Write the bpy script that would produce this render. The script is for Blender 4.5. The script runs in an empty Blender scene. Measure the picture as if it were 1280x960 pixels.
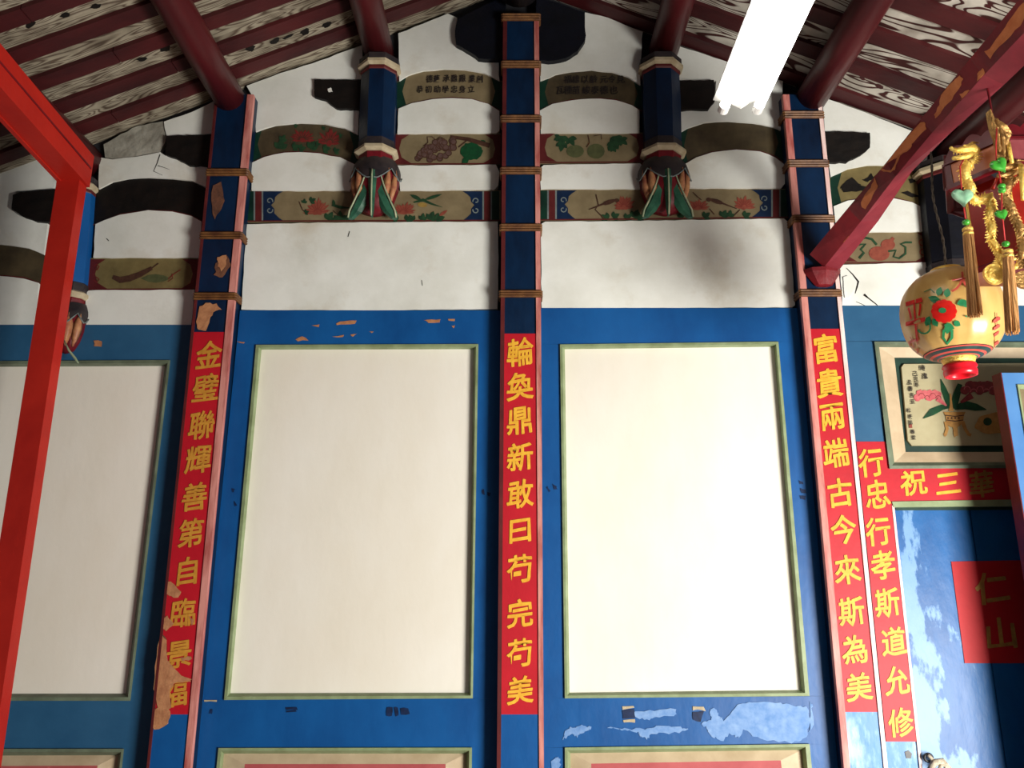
import bpy, bmesh, math, random
from mathutils import Vector
from mathutils.geometry import tessellate_polygon
S = bpy.context.scene
COL = S.collection
rnd = random.Random(7)
# ------------------------------------------------------------------ camera
PITCH = math.radians(14); F = 960.0; D = 2.95; H = 1.5
cam = bpy.data.cameras.new('camera'); cam.sensor_width = 36; cam.lens = 27.0
co = bpy.data.objects.new('camera', cam); COL.objects.link(co)
co.location = (0, -D, H); co.rotation_euler = (math.radians(90) + PITCH, 0, 0)
cam.clip_start = 0.02
S.camera = co
# ------------------------------------------------------------------ daylight
w = bpy.data.worlds.new('world'); S.world = w; w.use_nodes = True
bg = w.node_tree.nodes['Background']; bg.inputs[0].default_value = (0.80, 0.90, 1.0, 1); bg.inputs[1].default_value = 0.10
def area(name, loc, target, sx, sy, power, col):
    l = bpy.data.lights.new(name, 'AREA'); l.shape = 'RECTANGLE'; l.size = sx; l.size_y = sy; l.energy = power; l.color = col
    o = bpy.data.objects.new(name, l); COL.objects.link(o); o.location = loc
    o.rotation_euler = (Vector(target) - Vector(loc)).to_track_quat('-Z', 'Y').to_euler()
area('courtyard_daylight', (2.85, -3.0, 0.6), (0.3, 0, 1.0), 1.2, 1.0, 262, (1.0, 0.97, 0.90))
S.view_settings.view_transform = 'Standard'; S.view_settings.look = 'None'
S.view_settings.exposure = 0.0; S.view_settings.gamma = 1.0; S.view_settings.use_curve_mapping = False
# ------------------------------------------------------------------ helpers
def ray(x, y):
    a = (x - 640) / F; b = (480 - y) / F
    return Vector((a, math.cos(PITCH) - b * math.sin(PITCH), math.sin(PITCH) + b * math.cos(PITCH)))
CAM = Vector((0, -D, H))
def W(x, y, Y=0.0):            # the point of the plane Y that is measured at (x, y) on the photograph
    d = ray(x, y); return CAM + d * ((Y + D) / d.y)
def depth(x, y, Y): return (Y + D) / ray(x, y).y
WL = {}
def mat_of(o, m):
    if m: o.data.materials.append(m)
def link(name, me, m, parent):
    o = bpy.data.objects.new(name, me); COL.objects.link(o); mat_of(o, m)
    if parent is not None: o.parent = parent; WL[o] = WL[parent]
    else: WL[o] = Vector((0, 0, 0))
    return o
def mesh(name, vs, fs, m, parent=None, smooth=False, kind=None):
    off = WL[parent] if parent is not None else Vector((0, 0, 0))
    me = bpy.data.meshes.new(name); me.from_pydata([tuple(Vector(v) - off) for v in vs], [], fs)
    bm = bmesh.new(); bm.from_mesh(me); bmesh.ops.recalc_face_normals(bm, faces=bm.faces[:]); bm.to_mesh(me); bm.free()
    if smooth: me.polygons.foreach_set('use_smooth', [True] * len(me.polygons))
    o = link(name, me, m, parent)
    if kind: o['kind'] = kind
    return o
def thing(name, label, cat, loc, group=None, kind=None):
    o = bpy.data.objects.new(name, None); COL.objects.link(o); o.location = loc; o.empty_display_size = .05
    WL[o] = Vector(loc)
    if kind: o['kind'] = kind
    else: o['label'] = label; o['category'] = cat
    if group: o['group'] = group
    return o
def tag(o, label, cat, group=None):
    o['label'] = label; o['category'] = cat
    if group: o['group'] = group
    return o
class G:                        # collects shapes for one mesh
    def __init__(s): s.v = []; s.f = []
    def add(s, vs, fs):
        n = len(s.v); s.v += [Vector(v) for v in vs]; s.f += [tuple(i + n for i in f) for f in fs]; return s
    def box(s, x0, x1, y0, y1, z0, z1):
        return s.add([(x, y, z) for x in (x0, x1) for y in (y0, y1) for z in (z0, z1)],
                     [(0, 1, 3, 2), (4, 6, 7, 5), (0, 4, 5, 1), (2, 3, 7, 6), (0, 2, 6, 4), (1, 5, 7, 3)])
    def loft(s, rings, cap=True, closed=False):
        n = len(rings[0]); base = len(s.v)
        for r in rings: s.v += [Vector(v) for v in r]
        m = len(rings)
        for i in range(m if closed else m - 1):
            for j in range(n):
                a = base + i * n + j; b = base + i * n + (j + 1) % n; c = base + ((i + 1) % m) * n + (j + 1) % n; d = base + ((i + 1) % m) * n + j
                s.f.append((a, b, c, d))
        if cap and not closed: s.f.append(tuple(base + j for j in range(n))); s.f.append(tuple(base + (m - 1) * n + j for j in range(n)))
        return s
    def tube(s, pts, r, n=8, flat=1.0):
        pts = [Vector(p) for p in pts]; rs = r if isinstance(r, (list, tuple)) else [r] * len(pts); rings = []
        for i, p in enumerate(pts):
            t = (pts[min(i + 1, len(pts) - 1)] - pts[max(i - 1, 0)]).normalized()
            u = t.cross(Vector((0, 1, 0.01)));
            if u.length < 1e-3: u = t.cross(Vector((1, 0, 0)))
            u.normalize(); q = t.cross(u)
            rings.append([p + (u * math.cos(2 * math.pi * k / n) + q * flat * math.sin(2 * math.pi * k / n)) * rs[i] for k in range(n)])
        return s.loft(rings)
    def lathe(s, c, prof, n=24, sx=1, sy=1, ph=0):     # prof = [(r, z)...]
        c = Vector(c)
        return s.loft([[c + Vector((r * sx * math.cos(2 * math.pi * (k + ph) / n), r * sy * math.sin(2 * math.pi * (k + ph) / n), z)) for k in range(n)] for r, z in prof])
    def ball(s, c, r, n=12, m=8, sx=1, sy=1, sz=1):
        return s.lathe(c, [(r * math.sin(math.pi * (i + .02) / (m + .04)), -r * sz * math.cos(math.pi * (i + .02) / (m + .04))) for i in range(m + 1)], n, sx, sy)
    def poly(s, pts):                                  # flat polygon, any outline
        tri = tessellate_polygon([[Vector(p) for p in pts]])
        return s.add(pts, tri)
    def out(s, name, m, parent=None, smooth=False, kind=None): return mesh(name, s.v, s.f, m, parent, smooth, kind)
def slab(name, px, Y, th, m, parent, bev=0.0, rough=0.0, seg=.04, g=None, z0=None):
    """a board or plaster field whose outline is measured on the photo, standing on plane Y, th deep"""
    P = [W(x, y, Y) for x, y in px]
    if z0 is not None: P = [Vector((p.x, p.y, max(p.z, z0))) for p in P]
    if rough:
        Q = []
        for i, p in enumerate(P):
            q = P[(i + 1) % len(P)]; n = max(1, int((q - p).length / seg))
            for k in range(n):
                t = p.lerp(q, k / n); Q.append(t + Vector((rnd.uniform(-rough, rough), 0, rnd.uniform(-rough, rough))))
        P = Q
    bm = bmesh.new()
    vs = [bm.verts.new(p) for p in P]; fa = bm.faces.new(vs)
    bm.normal_update()
    if fa.normal.y > 0: fa.normal_flip()
    if bev:
        bmesh.ops.inset_region(bm, faces=[fa], thickness=bev, depth=0)
        for v in bm.verts:
            if v not in fa.verts: v.co.y += bev * .8
    be = [e for e in bm.edges if e.is_boundary]
    r = bmesh.ops.extrude_edge_only(bm, edges=be)
    for v in [g_ for g_ in r['geom'] if isinstance(g_, bmesh.types.BMVert)]: v.co.y = Y + th
    bmesh.ops.triangulate(bm, faces=[f for f in bm.faces if len(f.verts) > 4])
    off = WL[parent] if parent is not None else Vector((0, 0, 0))
    for v in bm.verts: v.co -= off
    me = bpy.data.meshes.new(name); bm.to_mesh(me); bm.free()
    return link(name, me, m, parent)
SINGLE = {'peeled_patch', 'scuffed_patch', 'scraped_glare_patch', 'painted_peony_leaf', 'flaked_spot', 'tape_scrap', 'painted_melon', 'painted_fruit'}
def decal(name, polys, Y, m, parent, kind=None):       # flat paint on the face at plane Y
    if name in SINGLE and len(polys) > 1:
        for i, p in enumerate(polys): decal(name, [p], Y - .00002 * i, m, parent)
        return
    g = G()
    for i, p in enumerate(polys): g.poly([W(x, y, Y - .00002 * i) for x, y in p])
    return g.out(name, m, parent, kind=kind)
def ell(cx, cy, rx, ry, n=14, rot=0, wob=0):
    o = []
    for k in range(n):
        a = 2 * math.pi * k / n; r = 1 + wob * (rnd.random() - .5)
        x = rx * r * math.cos(a); y = ry * r * math.sin(a)
        o.append((cx + x * math.cos(rot) - y * math.sin(rot), cy + x * math.sin(rot) + y * math.cos(rot)))
    return o
def leaf(x, y, L, wd, ang):
    a = math.radians(ang); o = []
    for t, s in ((0, 0), (.25, .8), (.5, 1), (.75, .7), (1, 0), (.75, -.7), (.5, -1), (.25, -.8)):
        u = t * L; v = s * wd / 2
        o.append((x + u * math.cos(a) - v * math.sin(a), y + u * math.sin(a) + v * math.cos(a)))
    return o
def stroke(pts, wd):
    L = []; R = []
    for i, p in enumerate(pts):
        a = pts[max(i - 1, 0)]; b = pts[min(i + 1, len(pts) - 1)]
        dx, dy = b[0] - a[0], b[1] - a[1]; l = math.hypot(dx, dy) or 1; ww = wd[i] if isinstance(wd, (list, tuple)) else wd
        L.append((p[0] - dy / l * ww / 2, p[1] + dx / l * ww / 2)); R.append((p[0] + dy / l * ww / 2, p[1] - dx / l * ww / 2))
    return L + R[::-1]
def arc(cx, cy, r, a0, a1, n=8): return [(cx + r * math.cos(math.radians(a0 + (a1 - a0) * i / n)), cy + r * math.sin(math.radians(a0 + (a1 - a0) * i / n))) for i in range(n + 1)]
def ragged(pts, amp, sub=3):
    o = []
    for i, p in enumerate(pts):
        q = pts[(i + 1) % len(pts)]
        for k in range(sub): t = k / sub; o.append((p[0] + (q[0] - p[0]) * t + rnd.uniform(-amp, amp), p[1] + (q[1] - p[1]) * t + rnd.uniform(-amp, amp)))
    return o
# ------------------------------------------------------------------ materials
def paint(name, c, c2=None, scale=5, lo=.35, hi=.65, rough=.55, bump=.15, bscale=30, metal=0, stretch=(1, 1, 1), detail=6, spec=.3):
    m = bpy.data.materials.new(name); m.use_nodes = True; nt = m.node_tree; N = nt.nodes; L = nt.links
    b = N['Principled BSDF']; b.inputs['Roughness'].default_value = rough; b.inputs['Metallic'].default_value = metal
    b.inputs['Specular IOR Level'].default_value = spec
    tc = N.new('ShaderNodeTexCoord'); mp = N.new('ShaderNodeMapping'); mp.inputs['Scale'].default_value = stretch
    L.new(tc.outputs['Object'], mp.inputs[0])
    c2 = c2 or tuple(v * .75 for v in c)
    n = N.new('ShaderNodeTexNoise'); n.inputs['Scale'].default_value = scale; n.inputs['Detail'].default_value = detail; n.inputs['Roughness'].default_value = .6
    L.new(mp.outputs[0], n.inputs['Vector'])
    r = N.new('ShaderNodeValToRGB'); r.color_ramp.elements[0].position = lo; r.color_ramp.elements[1].position = hi
    r.color_ramp.elements[0].color = (*c2, 1); r.color_ramp.elements[1].color = (*c, 1)
    L.new(n.outputs['Fac'], r.inputs[0]); L.new(r.outputs[0], b.inputs['Base Color'])
    if bump:
        n2 = N.new('ShaderNodeTexNoise'); n2.inputs['Scale'].default_value = bscale; n2.inputs['Detail'].default_value = 5
        L.new(mp.outputs[0], n2.inputs['Vector'])
        bp = N.new('ShaderNodeBump'); bp.inputs['Strength'].default_value = bump; bp.inputs['Distance'].default_value = .01
        L.new(n2.outputs['Fac'], bp.inputs['Height']); L.new(bp.outputs[0], b.inputs['Normal'])
    m['ramp'] = r.name
    return m
def overlay(m, c, scale, lo, hi, stretch=(1, 1, 1), box=None, seed=0, rough=None):
    """adds worn patches of another colour, where noise passes a threshold (inside a z / x window if given)"""
    nt = m.node_tree; N = nt.nodes; L = nt.links; b = N['Principled BSDF']
    src = b.inputs['Base Color'].links[0].from_socket
    tc = N.new('ShaderNodeTexCoord'); mp = N.new('ShaderNodeMapping'); mp.inputs['Scale'].default_value = stretch; mp.inputs['Location'].default_value = (seed, seed, seed)
    geo = N.new('ShaderNodeNewGeometry')
    L.new(geo.outputs['Position'], mp.inputs[0])
    n = N.new('ShaderNodeTexNoise'); n.inputs['Scale'].default_value = scale; n.inputs['Detail'].default_value = 8; n.inputs['Roughness'].default_value = .62
    L.new(mp.outputs[0], n.inputs['Vector'])
    fac = n.outputs['Fac']
    if box:
        sp = N.new('ShaderNodeSeparateXYZ'); L.new(geo.outputs['Position'], sp.inputs[0])
        for ax, a, bb, a2, b2 in box:     # value from a2 to b2 as the coordinate goes from a to bb, added to the noise
            mr = N.new('ShaderNodeMapRange'); mr.inputs[1].default_value = a; mr.inputs[2].default_value = bb; mr.inputs[3].default_value = a2; mr.inputs[4].default_value = b2
            L.new(sp.outputs[ax], mr.inputs[0])
            ad = N.new('ShaderNodeMath'); ad.operation = 'ADD'; L.new(fac, ad.inputs[0]); L.new(mr.outputs[0], ad.inputs[1]); fac = ad.outputs[0]
    r = N.new('ShaderNodeValToRGB'); r.color_ramp.elements[0].position = lo; r.color_ramp.elements[1].position = hi
    L.new(fac, r.inputs[0])
    mx = N.new('ShaderNodeMix'); mx.data_type = 'RGBA'; L.new(r.outputs[0], mx.inputs[0]); L.new(src, mx.inputs[6]); mx.inputs[7].default_value = (*c, 1)
    L.new(mx.outputs[2], b.inputs['Base Color'])
    return m
def grain(name, light, dark, scale, axis_stretch, dist, knots=False, lo=.3, hi=.55):
    m = bpy.data.materials.new(name); m.use_nodes = True; nt = m.node_tree; N = nt.nodes; L = nt.links
    b = N['Principled BSDF']; b.inputs['Roughness'].default_value = .7; b.inputs['Specular IOR Level'].default_value = .2
    tc = N.new('ShaderNodeTexCoord'); oi = N.new('ShaderNodeObjectInfo')
    cb = N.new('ShaderNodeCombineXYZ'); ml = N.new('ShaderNodeMath'); ml.operation = 'MULTIPLY'; ml.inputs[1].default_value = 37
    L.new(oi.outputs['Random'], ml.inputs[0])
    for i in range(3): L.new(ml.outputs[0], cb.inputs[i])
    va = N.new('ShaderNodeVectorMath'); va.operation = 'ADD'; L.new(tc.outputs['Object'], va.inputs[0]); L.new(cb.outputs[0], va.inputs[1])
    mp = N.new('ShaderNodeMapping'); mp.inputs['Scale'].default_value = axis_stretch; L.new(va.outputs[0], mp.inputs[0])
    n = N.new('ShaderNodeTexNoise'); n.inputs['Scale'].default_value = scale; n.inputs['Detail'].default_value = 1.2; n.inputs['Distortion'].default_value = dist
    L.new(mp.outputs[0], n.inputs['Vector'])
    mu = N.new('ShaderNodeMath'); mu.operation = 'MULTIPLY'; mu.inputs[1].default_value = 13; L.new(n.outputs['Fac'], mu.inputs[0])
    fr = N.new('ShaderNodeMath'); fr.operation = 'PINGPONG'; fr.inputs[1].default_value = .5; L.new(mu.outputs[0], fr.inputs[0])
    r = N.new('ShaderNodeValToRGB'); e = r.color_ramp.elements; e[0].position = lo * .5; e[1].position = hi * .5
    e[0].color = (*dark, 1); e[1].color = (*light, 1)
    L.new(fr.outputs[0], r.inputs[0])
    n2 = N.new('ShaderNodeTexNoise'); n2.inputs['Scale'].default_value = 9; n2.inputs['Detail'].default_value = 6; L.new(va.outputs[0], n2.inputs['Vector'])
    r2 = N.new('ShaderNodeValToRGB'); r2.color_ramp.elements[0].position = .3; r2.color_ramp.elements[1].position = .6
    r2.color_ramp.elements[0].color = (.45, .42, .40, 1); r2.color_ramp.elements[1].color = (1, 1, 1, 1); L.new(n2.outputs['Fac'], r2.inputs[0])
    mx = N.new('ShaderNodeMix'); mx.data_type = 'RGBA'; mx.blend_type = 'MULTIPLY'; mx.inputs[0].default_value = 1
    L.new(r.outputs[0], mx.inputs[6]); L.new(r2.outputs[0], mx.inputs[7]); L.new(mx.outputs[2], b.inputs['Base Color'])
    return m
def emis(name, c, s):
    m = bpy.data.materials.new(name); m.use_nodes = True; b = m.node_tree.nodes['Principled BSDF']
    b.inputs['Base Color'].default_value = (*c, 1); b.inputs['Emission Color'].default_value = (*c, 1); b.inputs['Emission Strength'].default_value = s
    return m
def srgb(r, g, b):
    f = lambda v: (v / 255 / 12.92) if v <= 10 else ((v / 255 + .055) / 1.055) ** 2.4
    return (f(r), f(g), f(b))
M = {}
M['plaster'] = paint('lime_plaster', srgb(238, 240, 234), srgb(220, 221, 212), 4, .3, .62, .85, .35, 9)
overlay(M['plaster'], srgb(208, 202, 186), 3.0, .56, .75, seed=4)
M['grey_plaster'] = paint('old_grey_plaster', srgb(175, 172, 160), srgb(130, 126, 114), 14, .3, .7, .9, .8, 25)
M['panel_white'] = paint('white_panel_paint', srgb(244, 240, 230), srgb(236, 229, 214), 2.2, .35, .7, .6, .12, 20, stretch=(1, 1, .5))
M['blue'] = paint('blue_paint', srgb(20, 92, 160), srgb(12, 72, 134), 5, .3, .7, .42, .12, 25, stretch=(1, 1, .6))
M['blue_dull'] = paint('dull_blue_paint', srgb(48, 98, 136), srgb(36, 84, 122), 5, .3, .7, .5, .12, 25)
M['blue_post_shaded'] = paint('shaded_post_blue', srgb(10, 42, 76), srgb(6, 24, 48), 8, .3, .7, .38, .15, 30, stretch=(1, 1, .5))  # dim light high on the posts painted in as darker blue
M['blue_bleached'] = paint('bleached_blue_paint', srgb(60, 132, 196), srgb(30, 104, 178), 8, .3, .7, .4, .15, 30, stretch=(1, 1, .4))
overlay(M['blue_bleached'], srgb(150, 190, 228), 9, .50, .60, (1, 1, .35), seed=2)
M['door_blue'] = paint('door_blue_paint', srgb(20, 100, 168), srgb(10, 70, 130), 4, .3, .7, .4, .2, 25, stretch=(1, 1, .5))
overlay(M['door_blue'], srgb(112, 154, 200), 7, .50, .545, (1.2, 1, .5), box=[(2, .80, 1.95, .07, -.10), (0, 1.46, 1.78, .04, -.16)], seed=5.3)
M['chalk'] = paint('worn_glare_paint', srgb(132, 164, 208), srgb(84, 130, 190), 30, .3, .7, .6, .1, 40)
M['red_couplet'] = paint('couplet_red', srgb(196, 26, 42), srgb(178, 20, 36), 7, .3, .7, .5, .05, 40)
M['red_sign'] = paint('sign_red', srgb(186, 20, 30), srgb(165, 14, 24), 5, .3, .7, .55, .05, 40)
M['gold_char'] = paint('gold_lettering', srgb(244, 190, 62), srgb(222, 158, 44), 40, .3, .7, .5, 0)
M['gold_dark'] = paint('dark_gold_lettering', srgb(176, 132, 62), srgb(140, 98, 50), 40, .3, .7, .6, 0)
M['ink'] = paint('ink', (.012, .01, .01), (.03, .02, .02), 20, rough=.7, bump=0)
M['pink_bead'] = paint('pink_bead_paint', srgb(216, 146, 136), srgb(168, 84, 78), 30, .35, .6, .45, .1, 40, stretch=(1, 1, .15))
M['white_bead'] = paint('white_bead_paint', srgb(250, 228, 222), srgb(226, 178, 172), 30, .3, .6, .45, .1, 40, stretch=(1, 1, .15))
M['band'] = paint('ochre_band', srgb(124, 84, 46), srgb(84, 50, 30), 25, .35, .65, .5, .2, 60)
M['mint'] = paint('mint_moulding', srgb(150, 166, 128), srgb(118, 132, 92), 12, .3, .7, .5, .15, 40)
M['mint_dull'] = paint('dull_mint_moulding', srgb(120, 134, 112), srgb(88, 98, 80), 12, .3, .7, .5, .15, 40)
M['tan'] = paint('painted_tan_ground', srgb(138, 124, 94), srgb(112, 98, 72), 10, .3, .7, .6, .1, 30)
M['tan_dark'] = paint('soot_tan_ground', srgb(88, 76, 54), srgb(54, 46, 34), 9, .3, .7, .6, .15, 30)
M['olive'] = paint('olive_ground', srgb(132, 118, 76), srgb(96, 84, 52), 9, .3, .7, .6, .15, 30)
M['dark_wood'] = paint('sooty_dark_wood', srgb(26, 19, 15), srgb(9, 8, 8), 14, .35, .7, .6, .5, 25)
M['bluegreen_dark'] = paint('dark_painted_wood', srgb(12, 16, 30), srgb(6, 8, 14), 7, .3, .7, .5, .3, 25)
M['beam_green'] = paint('beam_end_green', srgb(18, 62, 46), srgb(9, 34, 28), 9, .3, .7, .5, .1, 30)
M['beam_red'] = paint('beam_end_red', srgb(102, 38, 38), srgb(74, 24, 26), 9, .3, .7, .5, .1, 30)
M['beam_blue'] = paint('beam_end_blue', srgb(15, 40, 72), srgb(9, 27, 54), 9, .3, .7, .5, .1, 30)
M['pale_line'] = paint('pale_outline', srgb(120, 130, 128), srgb(96, 106, 108), 20, rough=.6, bump=0)
M['rose'] = paint('rose_paint', srgb(150, 80, 62), srgb(122, 56, 46), 40, .3, .7, .6, 0)
M['rose_dark'] = paint('dark_rose_paint', srgb(128, 44, 40), srgb(96, 30, 30), 40, .3, .7, .6, 0)
M['petal_dark'] = paint('petal_shade_paint', srgb(132, 58, 48), None, 40, rough=.6, bump=0)
M['leaf'] = paint('leaf_green_paint', srgb(40, 76, 46), srgb(24, 50, 34), 40, .3, .7, .6, 0)
M['leaf_deep'] = paint('deep_green_paint', srgb(14, 78, 42), srgb(10, 50, 30), 40, .3, .7, .6, 0)
M['brown'] = paint('brown_paint', srgb(84, 56, 42), srgb(56, 34, 28), 40, .3, .7, .6, 0)
M['grape'] = paint('grape_paint', srgb(106, 82, 76), srgb(74, 52, 50), 60, .3, .7, .6, 0)
M['melon'] = paint('melon_green_paint', srgb(92, 96, 62), srgb(68, 74, 48), 30, .3, .7, .6, 0)
M['yellowish'] = paint('yellow_paint', srgb(168, 140, 72), srgb(140, 112, 56), 30, .3, .7, .6, 0)
M['peel'] = paint('bare_wood_under_paint', srgb(196, 140, 98), srgb(160, 104, 72), 30, .3, .7, .7, .3, 50)
M['peel_brown'] = paint('scuffed_brown', srgb(128, 84, 62), srgb(84, 56, 46), 22, .35, .65, .7, .3, 50)
M['purlin'] = paint('oxblood_purlin', srgb(90, 26, 30), srgb(54, 15, 19), 5, .3, .7, .38, .25, 18, stretch=(1, .25, 1))
M['rafter'] = paint('oxblood_rafter', srgb(80, 28, 30), srgb(50, 18, 21), 6, .3, .7, .5, .25, 30, stretch=(.4, 1, 1))
M['grain_r'] = grain('painted_wood_grain', srgb(205, 200, 188), srgb(70, 36, 34), 1.5, (1.0, 6, 1), .7, lo=.22, hi=.40)
M['grain_l'] = grain('weathered_wood_grain', srgb(165, 157, 138), srgb(96, 82, 70), 3.0, (1.0, 8, 1), .3, lo=.1, hi=.7)
M['frame_red'] = paint('vermilion_frame', srgb(188, 40, 28), srgb(164, 30, 22), 4, .3, .7, .42, .12, 30)
M['beam_paint'] = paint('cracked_oxblood', srgb(128, 28, 36), srgb(90, 16, 24), 10, .3, .7, .45, .3, 25)
M['beam_peel'] = paint('peeled_orange_wood', srgb(206, 128, 78), srgb(184, 102, 58), 25, .3, .7, .65, .3, 40)
M['beam_pink'] = paint('faded_rose_beam', srgb(142, 50, 60), srgb(108, 34, 44), 8, .3, .7, .45, .15, 30)
M['collar'] = paint('cream_collar', srgb(196, 184, 156), srgb(160, 142, 112), 20, .3, .7, .5, .1, 40)
M['gourd'] = paint('gourd_red', srgb(118, 24, 34), srgb(80, 14, 24), 14, .3, .7, .4, .15, 40)
M['gourd_gold'] = paint('gourd_gold', srgb(196, 146, 100), srgb(150, 84, 66), 30, .3, .7, .45, .1, 40)
M['claw'] = paint('claw_green', srgb(58, 108, 84), srgb(22, 60, 48), 18, .3, .7, .4, .1, 40)
M['claw_edge'] = paint('claw_pale_edge', srgb(180, 182, 150), srgb(130, 150, 120), 18, .3, .7, .4, .1, 40)
M['cloud'] = paint('cloud_cap', srgb(62, 54, 54), srgb(30, 28, 34), 14, .3, .7, .45, .2, 40)
M['gold'] = paint('gilt_metal', (1.0, .74, .20), (.95, .58, .10), 60, .3, .7, .3, .5, 160, metal=.35)
M['gold_shaded'] = paint('shaded_gilt', (.62, .36, .12), (.30, .16, .05), 50, .3, .7, .35, .6, 120, metal=.6)  # darker copy of the gilt, shade put into the colour
M['lantern'] = paint('oiled_lantern_silk', srgb(222, 186, 116), srgb(190, 146, 78), 7, .3, .7, .28, .08, 20, stretch=(1, 1, .4), spec=.5)
M['lred'] = paint('lantern_red', srgb(226, 40, 30), srgb(206, 26, 24), 30, .3, .7, .35, 0)
M['lpink'] = paint('lantern_faded_red', srgb(206, 92, 78), srgb(190, 70, 62), 30, .3, .7, .35, 0)
M['lgreen'] = paint('lantern_green', srgb(58, 150, 96), srgb(30, 112, 72), 30, .3, .7, .35, 0)
M['lteal'] = paint('lantern_dark_teal', srgb(46, 78, 76), srgb(32, 56, 58), 30, .3, .7, .35, 0)
M['red_plastic'] = paint('red_plastic', srgb(232, 30, 44), srgb(214, 20, 36), 10, rough=.25, bump=0, spec=.5)
M['rope'] = paint('grey_rope', srgb(120, 110, 96), srgb(70, 62, 56), 60, .3, .7, .8, .4, 90)
M['jade'] = paint('pale_jade', srgb(170, 214, 180), srgb(120, 184, 146), 50, .3, .7, .2, .1, 60, spec=.6)
M['jade_green'] = paint('green_jade', srgb(78, 176, 62), srgb(48, 140, 44), 50, .3, .7, .2, .1, 60, spec=.6)
M['tassel'] = paint('tan_tassel_thread', srgb(222, 168, 106), srgb(176, 116, 64), 60, .35, .65, .6, .6, 200, stretch=(1, 1, .06))
M['red_cord'] = paint('red_cord', srgb(200, 50, 50), None, 60, rough=.6, bump=.2, bscale=120)
M['red_silk'] = paint('red_silk', srgb(176, 40, 26), srgb(130, 26, 18), 8, rough=.35, bump=.05)
M['lacquer'] = paint('maroon_lacquer', srgb(108, 22, 30), srgb(78, 14, 22), 8, .3, .7, .35, .05, 30, spec=.3)
M['wood_panel'] = paint('orange_wood_panel', srgb(202, 116, 66), srgb(176, 88, 50), 10, .3, .7, .35, .1, 40, stretch=(1, 1, .3))
M['etched'] = paint('etched_rose_panel', srgb(150, 78, 82), srgb(122, 54, 60), 20, .3, .7, .35, .1, 40)
M['beige'] = paint('beige_bevel', srgb(206, 186, 156), srgb(180, 158, 128), 8, .3, .7, .55, .15, 30)
M['picture'] = paint('painting_ground', srgb(182, 174, 140), srgb(160, 150, 116), 6, .3, .7, .6, .05, 30)
overlay(M['picture'], srgb(104, 146, 116), 3.5, .52, .72, (1, 1, 2), box=[(2, 1.93, 2.02, .08, -.3)], seed=1)
M['teal_dark'] = paint('dark_green_bevel', srgb(34, 66, 54), srgb(22, 44, 38), 8, .3, .7, .6, .1, 30)
M['pinkflower'] = paint('peony_pink', srgb(206, 112, 112), srgb(176, 70, 80), 70, .3, .7, .6, 0)
M['peony_dark'] = paint('peony_dark_red', srgb(140, 52, 54), srgb(110, 36, 42), 70, .3, .7, .6, 0)
M['vase'] = paint('ochre_vase_paint', srgb(186, 140, 76), srgb(158, 112, 58), 40, .3, .7, .6, 0)
M['burgundy'] = paint('burgundy_edge', srgb(116, 22, 30), srgb(90, 14, 22), 10, rough=.45)
M['leaf_door'] = paint('pale_blue_leaf', srgb(84, 134, 190), srgb(66, 116, 176), 4, .3, .7, .4, .1, 25)
M['lamp_body'] = paint('white_enamel', (.85, .85, .83), None, 5, rough=.35, bump=0)
M['tube'] = emis('fluorescent_tube', (1.0, .98, .90), 9)
M['floor'] = paint('clay_floor_tile', srgb(140, 112, 90), srgb(112, 88, 72), 3, rough=.7)
M['backing'] = paint('dark_gap', (.03, .03, .035), (.015, .015, .02), 6, rough=.9)
M['pinkred'] = paint('pinkred_panel', srgb(186, 92, 94), srgb(160, 66, 72), 4, .3, .7, .6, .1, 20)
M['hook_dark'] = paint('dark_iron', (.03, .03, .035), None, 10, rough=.4)
M['knot_white'] = paint('white_cord', srgb(214, 204, 184), srgb(160, 146, 124), 60, .3, .7, .8, .5, 120)
def black_glow(): pass
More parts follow.
